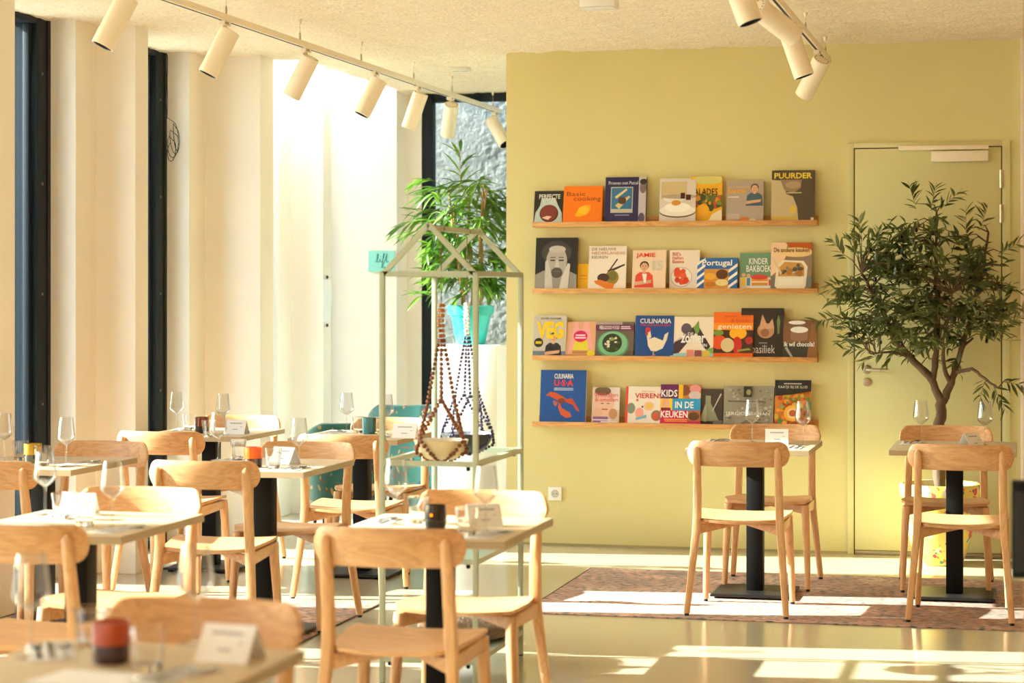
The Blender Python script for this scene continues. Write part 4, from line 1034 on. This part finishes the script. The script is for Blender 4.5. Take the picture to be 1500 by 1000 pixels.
book(0,1012,1058,258,322,(238,178,30),'salad cookbook with yellow cover, partly hidden by the plates book',[('E',.55,.93,.5,.1,(214,206,120)),('R',0,.35,1,.6,(96,104,40))]+bits(.05,.3,.95,.58,26,[(60,72,30),(120,140,40),(230,150,30),(200,70,40)],.08)+[('E',.4,.28,.2,.13,(244,178,30)),('P',[(.5,0),(1,0),(1,.3),(.7,.2)],(240,226,190)),('T','SALADES',.02,.6,.86,.74,BK,.01)],behind=True)
book(0,1064,1118,263,321,(176,160,148),'baking cookbook with a man in a denim shirt',person(.76,.82,1.2,(70,98,112),(70,62,56))+[('E',.5,.08,.14,.07,(214,130,50)),('E',.72,.06,.1,.05,(220,200,170)),('T','GLUTENVRIJ',.04,.8,.62,.87,(226,186,120),.0),('T','BAKKEN',.04,.7,.54,.79,(236,176,60),.03),('R',.04,.6,.34,.63,(226,214,200)),('R',.04,.1,.36,.22,(190,176,164))])
book(0,1130,1193,248,320,(86,72,56),'tall brown cookbook with a shadowed face and yellow title',[('P',[(0,.1),(.0,.82),(.3,.8),(.34,.55),(.5,.5),(.6,.3),(.64,0),(0,0)],(196,178,140)),('P',[(.2,.82),(.7,.82),(.68,.66),(.5,.56),(.3,.62)],(150,126,98)),('E',.5,.72,.18,.07,(176,150,118)),('R',.0,.06,.6,.12,(206,176,70)),('E',.5,.25,.09,.08,(214,184,80)),('T','PUURDER',.06,.84,.94,.95,(232,206,70),.03),('R',.35,.56,.7,.58,(206,190,150)),('R',.92,.02,.99,.1,(224,212,180))])
# second ledge
book(1,784,845,347,424,(30,32,34),'tall black and white portrait cookbook, man with hands on cheeks',[('P',[(0,.05),(0,.3),(.2,.38),(.8,.38),(1,.3),(1,0),(0,0)],(150,146,140)),('E',.5,.72,.36,.22,(64,62,60)),('E',.51,.56,.25,.28,(176,170,164)),('E',.52,.78,.2,.07,(190,186,180)),('R',.36,.56,.47,.585,(24,24,24)),('R',.56,.56,.68,.585,(24,24,24)),('R',.36,.62,.48,.635,(50,48,46)),('R',.56,.62,.68,.635,(50,48,46)),('P',[(.5,.58),(.55,.58),(.58,.44),(.47,.44)],(200,196,190)),('E',.52,.34,.14,.1,(80,76,72)),('R',.44,.36,.62,.375,(120,96,92)),('P',[(.24,0),(.44,0),(.4,.3),(.3,.58),(.24,.55)],(200,196,190)),('P',[(.58,0),(.8,.02),(.84,.5),(.78,.52),(.64,.26)],(206,202,196))])
book(1,838,862,386,424,(240,186,20),'small yellow book peeking out beside the portrait book',[('R',.5,.55,.95,.58,(220,120,30)),('R',.5,.44,.95,.46,(220,120,30))],behind=True)
book(1,862,917,359,424,(238,226,212),'cream cookbook with beetroot, celeriac and carrot',[('P',[(.45,.35),(.75,.72),(.78,.7),(.52,.38)],(70,40,44)),('P',[(.5,.45),(.95,.6),(.97,.57),(.55,.4)],(60,36,40)),('E',.64,.3,.17,.16,(150,132,56)),('E',.64,.33,.12,.11,(120,108,50)),('E',.4,.29,.16,.1,(80,50,46)),('P',[(.15,.22),(.3,.25),(.7,.15),(.66,.03),(.5,.04),(.2,.16)],(220,124,36)),('T','DE NIEUWE',.08,.9,.72,.96,(110,90,84)),('T','NEDERLANDSE',.08,.81,.96,.87,(190,110,100)),('T','KEUKEN',.08,.72,.5,.78,(90,76,70))])
book(1,926,975,365,423,(240,214,186),'cream cookbook with a man in a red jacket',[('R',.58,.5,.9,.75,(226,210,188))]+person(.36,.6,1.5,(226,78,52),(56,40,32))+[('P',[(.3,.42),(.44,.42),(.42,.2),(.36,.2)],WH),('T','JAMIE',.1,.8,.68,.93,(222,62,44),.02),('T','15',.6,.5,.92,.74,(208,204,182),.02)])
book(1,981,1025,366,423,(238,224,208),'pale cookbook with a bowl of tomatoes',[('E',.4,.34,.36,.25,(206,196,186)),('E',.4,.34,.33,.22,(248,244,238))]+bits(.16,.36,.62,.5,7,[(222,74,36),(230,96,50)],.11)+bits(.25,.14,.6,.28,9,[(214,60,34),(226,80,40)],.08)+[('T',"Bill's",.1,.86,.38,.95,(206,72,60),.01),('T','Italian',.1,.77,.46,.85,(206,72,60),.01),('T','Basics',.1,.68,.48,.76,(206,72,60),.01)],behind=True)
book(1,1021,1080,376,423,(44,108,178),'blue and white striped cookbook with a food photo',[('P',[(0,.1+.22*i),(.2,.3+.22*i),(.2,.38+.22*i),(0,.2+.22*i)],WH) for i in range(4)]+[('P',[(.76,.05+.24*i),(1,.26+.24*i),(1,.36+.24*i),(.76,.14+.24*i)],WH) for i in range(3)]+[('R',.18,.08,.78,.66,(216,150,60)),('E',.62,.5,.15,.15,(92,54,30)),('E',.33,.44,.15,.1,(236,178,60)),('E',.62,.25,.16,.1,(230,214,150)),('E',.34,.2,.14,.08,(200,120,40)),('T','Portugal',.12,.71,.86,.94,WH,.02)])
book(1,1084,1132,370,422,(108,150,120),'green children baking book with a berry cake',[('R',0,0,1,.36,(226,214,200)),('E',.6,.14,.42,.09,(244,238,228)),('R',.36,.14,.86,.34,(216,150,70)),('R',.36,.22,.86,.25,(246,224,190)),('E',.6,.36,.26,.07,(214,60,50)),('R',.06,.14,.18,.36,(234,196,60)),('E',.12,.42,.06,.05,SK),('R',.22,.14,.32,.34,(80,140,180)),('E',.27,.4,.06,.05,SK),('R',.88,.14,.98,.3,(210,80,50)),('T','KINDER',.28,.7,.86,.86,WH,.01),('T','BAKBOEK',.2,.5,.96,.67,WH,.01)],behind=True,spine=(190,120,70))
book(1,1129,1189,354,422,(150,120,100),'tall cookbook with a white oven dish of fish',[('R',0,.0,1,.3,(116,116,110)),('P',[(0,.3),(0,1),(.4,1),(.36,.7),(.15,.4)],(240,206,166)),('P',[(.35,1),(1,1),(1,.8),(.5,.88)],(186,84,20)),('E',.62,.8,.42,.1,(238,204,140)),('P',[(.1,.1),(.2,.02),(.8,.02),(.86,.1),(.9,.5),(.8,.62),(.3,.64),(.14,.5)],(238,228,206)),('P',[(.18,.3),(.82,.3),(.82,.5),(.74,.58),(.34,.6),(.2,.48)],(206,150,70))]+bits(.25,.34,.78,.54,14,[(90,80,70),(230,210,170),(176,120,50),(140,130,120)],.07)+[('P',[(.02,.68),(.07,.7),(.28,.36),(.24,.34)],(226,200,170)),('R',.2,.12,.8,.26,(244,236,218)),('T','De andere keuken',.07,.8,.94,.89,(110,44,30),.01)])
# third ledge
book(2,781,829,461,521,(200,194,184),'grey cookbook with big yellow letters and a man in black',[('R',0,0,1,.16,(110,128,146)),('T','VEG',.1,.45,.92,.86,(244,206,30),.05),('T','JAMIE OLIVER',.2,.89,.84,.95,(60,60,60),.0),('E',.17,.36,.14,.11,(36,36,30)),('R',.08,.33,.26,.39,(220,200,40))]+person(.62,.48,1.35,(40,42,46),(60,44,34)))
book(2,828,872,470,521,(224,170,130),'pink cookbook with a person in a yellow apron',[('P',[(.1,.1),(.3,1),(.75,1),(.95,.2),(.75,.3),(.3,.3)],(240,170,170)),('P',[(.4,1),(.6,1),(.56,.8),(.44,.8)],SK),('P',[(.25,.22),(.78,.22),(.74,.5),(.34,.5)],(228,214,60)),('R',0,0,1,.1,(196,120,80)),('R',.25,.12,.8,.2,(190,130,70)),('E',.5,.6,.23,.16,(214,30,90)),('R',.34,.61,.66,.65,(250,220,230)),('R',.32,.54,.68,.58,(250,220,230)),('E',.86,.12,.13,.1,(232,214,30))])
book(2,872,928,470,521,(112,96,84),'square cookbook with a green bowl of salad',[('R',0,.0,1,.2,(96,84,74)),('E',.46,.38,.42,.38,(86,150,112)),('E',.46,.4,.38,.34,(126,190,146)),('E',.44,.42,.26,.26,(50,60,40))]+bits(.26,.24,.64,.6,26,[(230,224,200),(70,90,50),(40,50,34),(150,160,90)],.045)+[('R',.0,.76,1,.92,(110,46,86)),('R',.0,.92,.7,1,(176,160,150)),('T','FEELGOOD FOOD',.1,.79,.62,.89,WH,.01),('R',.66,.85,.9,.88,(224,200,214)),('R',.66,.8,.92,.83,(224,200,214))])
book(2,930,987,461,521,(14,74,146),'blue cookbook with a white hen',[('P',[(.3,.62),(.36,.45),(.5,.5),(.72,.42),(.76,.56),(.86,.62),(.82,.44),(.72,.24),(.55,.17),(.42,.18),(.34,.3)],(236,222,196)),('P',[(.28,.7),(.38,.7),(.42,.5),(.32,.42)],(230,214,186)),('E',.33,.67,.07,.06,(206,40,40)),('E',.3,.58,.035,.05,(180,36,36)),('E',.33,.64,.012,.012,BK),('R',.47,.08,.5,.18,(196,160,110)),('P',[(.4,.06),(.54,.08),(.52,.1)],(196,160,110)),('T','CULINARIA',.12,.82,.92,.93,WH,.01),('T','FRANKRIJK',.13,.74,.92,.8,(206,44,96),.01)],spine=(196,60,140))
book(2,982,1046,463,521,(240,226,204),'cream cookbook with shiny aubergines',[('P',[(0,0),(0,.12),(1,.2),(1,0)],(150,204,210)),('P',[(.0,.2),(.08,.12),(.2,.14),(.62,.68),(.55,.78),(.42,.7),(.1,.4)],(66,46,58)),('P',[(.02,.36),(.4,.66),(.46,.7),(.3,.5)],(200,190,196)),('P',[(.56,.72),(.66,.74),(.92,.3),(.85,.2),(.74,.3)],(58,44,54)),('E',.36,.72,.12,.13,(90,80,100)),('P',[(.52,.74),(.64,.92),(.66,.66),(.6,.58)],(110,160,70)),('P',[(.8,.22),(.98,.28),(.98,.12)],(120,176,90)),('T','DE',.4,.56,.52,.63,WH,.01),('T','zomer',.24,.38,.8,.56,WH,.03),('T','KEUKEN',.52,.29,.84,.36,WH,.02),('R',.38,.06,.54,.22,(226,140,120)),('R',.56,.06,.72,.21,(150,76,70)),('R',.74,.05,.9,.2,(224,190,70))])
book(2,1045,1103,456,521,(240,112,20),'orange cookbook with a band of peppers and fruit',[('R',0,.12,1,.62,(70,40,26)),('R',0,.62,1,.77,(246,146,20))]+[('E',.14,.36,.2,.15,(226,80,30)),('E',.62,.55,.22,.13,(246,176,30)),('E',.6,.3,.12,.18,(206,40,36)),('E',.36,.3,.17,.15,(222,200,150)),('E',.12,.56,.14,.06,(120,150,50)),('E',.9,.4,.1,.08,(176,40,40)),('P',[(.6,.16),(.95,.2),(.9,.24),(.62,.2)],(150,160,70)),('R',.0,0,1,.13,(238,96,20)),('T','genieten',.1,.62,.95,.74,(250,232,200),.01),('T','puur, snel',.3,.88,.92,.94,(206,80,20)),('T','& lekker',.44,.79,.92,.86,(206,80,20))])
book(2,1086,1148,451,521,(40,32,30),'black cookbook with garlic and asparagus, behind the orange one',[('E',.58,.56,.2,.15,(190,140,104)),('P',[(.42,.58),(.5,.88),(.62,.66),(.74,.8),(.78,.6)],(206,160,126)),('E',.56,.52,.1,.08,(150,100,70)),('P',[(.86,.5),(.9,.5),(.92,.75),(.88,.88),(.84,.75)],(110,130,70)),('T','basiliek',.26,.12,.8,.28,(214,210,206)),('R',.42,.31,.62,.33,(150,146,140))],behind=True)
book(2,1147,1197,467,521,(128,88,58),'brown cookbook with a cup of chocolate',[('R',0,0,1,.42,(58,56,50)),('P',[(.7,0),(1,0),(1,.9),(.82,.9)],(150,100,60)),('E',.4,.86,.28,.1,(120,86,60)),('E',.4,.93,.25,.05,(238,232,222)),('R',.22,.52,.72,.74,(150,112,84)),('E',.47,.53,.25,.07,(150,112,84)),('E',.47,.75,.26,.08,(242,238,230)),('P',[(.05,.3),(.12,.32),(.34,.02),(.28,.0)],(170,166,156)),('T','ik wil chocola!',.03,.33,.92,.45,WH,.02)])
# lowest ledge
book(3,791,858,541,619,(10,80,160),'large blue cookbook with a red lobster',[('P',[(.12,.52),(.22,.6),(.34,.58),(.52,.5),(.58,.46),(.54,.4),(.42,.42),(.3,.48),(.2,.52)],(206,84,44)),('P',[(.54,.46),(.7,.48),(.84,.3),(.87,.24),(.82,.24),(.72,.36),(.58,.4)],(196,72,40)),('P',[(.42,.42),(.48,.3),(.66,.22),(.7,.14),(.58,.12),(.46,.18),(.4,.32)],(210,88,46)),('P',[(.28,.44),(.4,.4),(.36,.36),(.3,.38)],(176,90,70)),('P',[(.28,.4),(.38,.36),(.34,.32)],(176,90,70)),('E',.47,.43,.08,.05,(120,60,34)),('T','CULINARIA',.3,.84,.72,.93,WH,.02),('T','U·S·A',.3,.7,.72,.82,(216,62,50),.04),('R',.3,.655,.72,.67,(190,206,230)),('R',.3,.625,.72,.64,(190,206,230)),('R',.42,.015,.58,.03,(170,190,214))],spine=(226,222,224))
book(3,867,907,566,619,(214,190,176),'small cookbook with a smiling child',[('R',.5,.4,1,1,(226,214,206)),('E',.45,.58,.36,.36,(224,184,160)),('E',.38,.9,.3,.12,(110,90,66)),('E',.2,.32,.18,.14,(220,174,148)),('E',.78,.3,.16,.14,(190,140,100)),('R',.05,.0,.6,.22,(140,96,150)),('R',.32,.56,.42,.58,(90,60,50)),('R',.54,.56,.64,.58,(90,60,50)),('R',.36,.4,.58,.43,(176,70,70)),('T','Wikkelen',.06,.74,.94,.86,(226,80,110),.0),('T','& smullen',.1,.62,.94,.73,(226,80,110),.0),('R',.04,.12,.7,.15,(240,230,236)),('R',.34,.07,.94,.1,(240,230,236))])
book(3,916,968,565,620,(236,226,212),'cream party cookbook with a red spine',[('R',0,0,.07,1,(226,70,44)),('E',.16,.44,.12,.14,(130,140,120)),('E',.66,.5,.15,.12,(240,190,160)),('E',.66,.5,.1,.07,(226,196,90)),('E',.4,.32,.12,.14,(232,160,150)),('P',[(.3,.14),(.6,.2),(.6,.28),(.3,.2)],(130,180,200)),('E',.88,.26,.15,.14,(150,120,90)),('E',.86,.24,.1,.1,(206,90,60)),('E',.48,.48,.03,.03,(110,80,150)),('R',.3,.62,.36,.68,(226,90,110)),('T','VIEREN!',.26,.7,.98,.83,(200,36,40),.02),('T','altijd iets te',.44,.85,.82,.9,(180,90,80))])
book(3,967,1026,562,620,(214,18,92),'bright multicoloured children cookbook in blocks',[('R',0,.66,.45,1,(104,30,92)),('R',.45,.66,1,1,(200,120,60)),('E',.6,.86,.14,.13,(130,76,50)),('E',.86,.9,.14,.1,(226,150,150)),('E',.86,.74,.16,.1,(206,190,190)),('R',.45,.66,.56,1,(240,190,40)),('R',0,.38,.3,.66,(244,200,40)),('E',.13,.54,.1,.12,SK),('R',.02,.38,.26,.44,(140,30,50)),('R',.3,.38,1,.66,(34,152,206)),('R',.7,.12,1,.37,(176,110,60)),('E',.84,.24,.14,.1,(100,60,36)),('T','KIDS',.02,.7,.42,.87,WH,.02),('T','IN DE',.37,.43,.83,.59,WH,.02),('T','KEUKEN',.02,.2,.69,.36,WH,.02),('R',.1,.15,.68,.17,(250,170,60)),('R',.12,.11,.68,.13,(250,170,60))])
book(3,1024,1059,569,620,(66,54,48),'dark book with a grey cone-shaped pot',[('E',.45,.1,.48,.08,(36,32,30)),('P',[(.02,.14),(.2,.46),(.28,.62),(.28,.82),(.5,.82),(.5,.62),(.62,.46),(.84,.14)],(146,150,124)),('P',[(.06,.15),(.22,.46),(.3,.6),(.34,.3),(.3,.12)],(176,180,150)),('P',[(.55,.4),(.6,.42),(.95,.86),(.9,.88)],(196,190,184)),('R',.6,.02,1,.16,(110,104,98))],behind=True)
book(3,1060,1133,564,621,(150,144,128),'wide silver-grey cookbook with a scale texture',bits(.03,.05,.97,.95,90,[(170,164,146),(136,130,114),(186,180,164),(120,116,102)],.035)+[('R',.4,.72,.56,.98,(44,42,34)),('E',.5,.84,.05,.07,(150,146,90)),('P',[(.3,.05),(.5,.2),(.9,.05)],(110,104,96)),('R',.1,.6,.84,.63,(90,86,80)),('T','SERGIO HERMAN',.05,.28,.93,.36,(226,224,218),.01)],spine=(120,116,108))
book(3,1135,1188,556,621,(214,130,50),'cookbook with orange vegetables and a black header',bits(.04,.04,.96,.7,110,[(226,120,30),(206,176,60),(90,130,60),(190,70,40),(150,160,80),(236,160,50)],.07)+[('E',.5,.3,.24,.17,(236,170,60)),('E',.5,.3,.16,.11,(226,200,130)),('E',.5,.3,.1,.07,(190,90,60)),('R',0,.76,1,1,(30,30,30)),('P',[(0,.77),(0,.66),(.5,.7),(1,.77)],(34,36,32)),('T','KAATJE BIJ DE SLUIS',.1,.81,.9,.88,(230,226,216),.0),('R',.25,.91,.74,.935,(190,186,176))],spine=(206,206,206))

for o in list(bpy.data.objects):
    if o.get('label') == '' : print('NO LABEL', o.name)
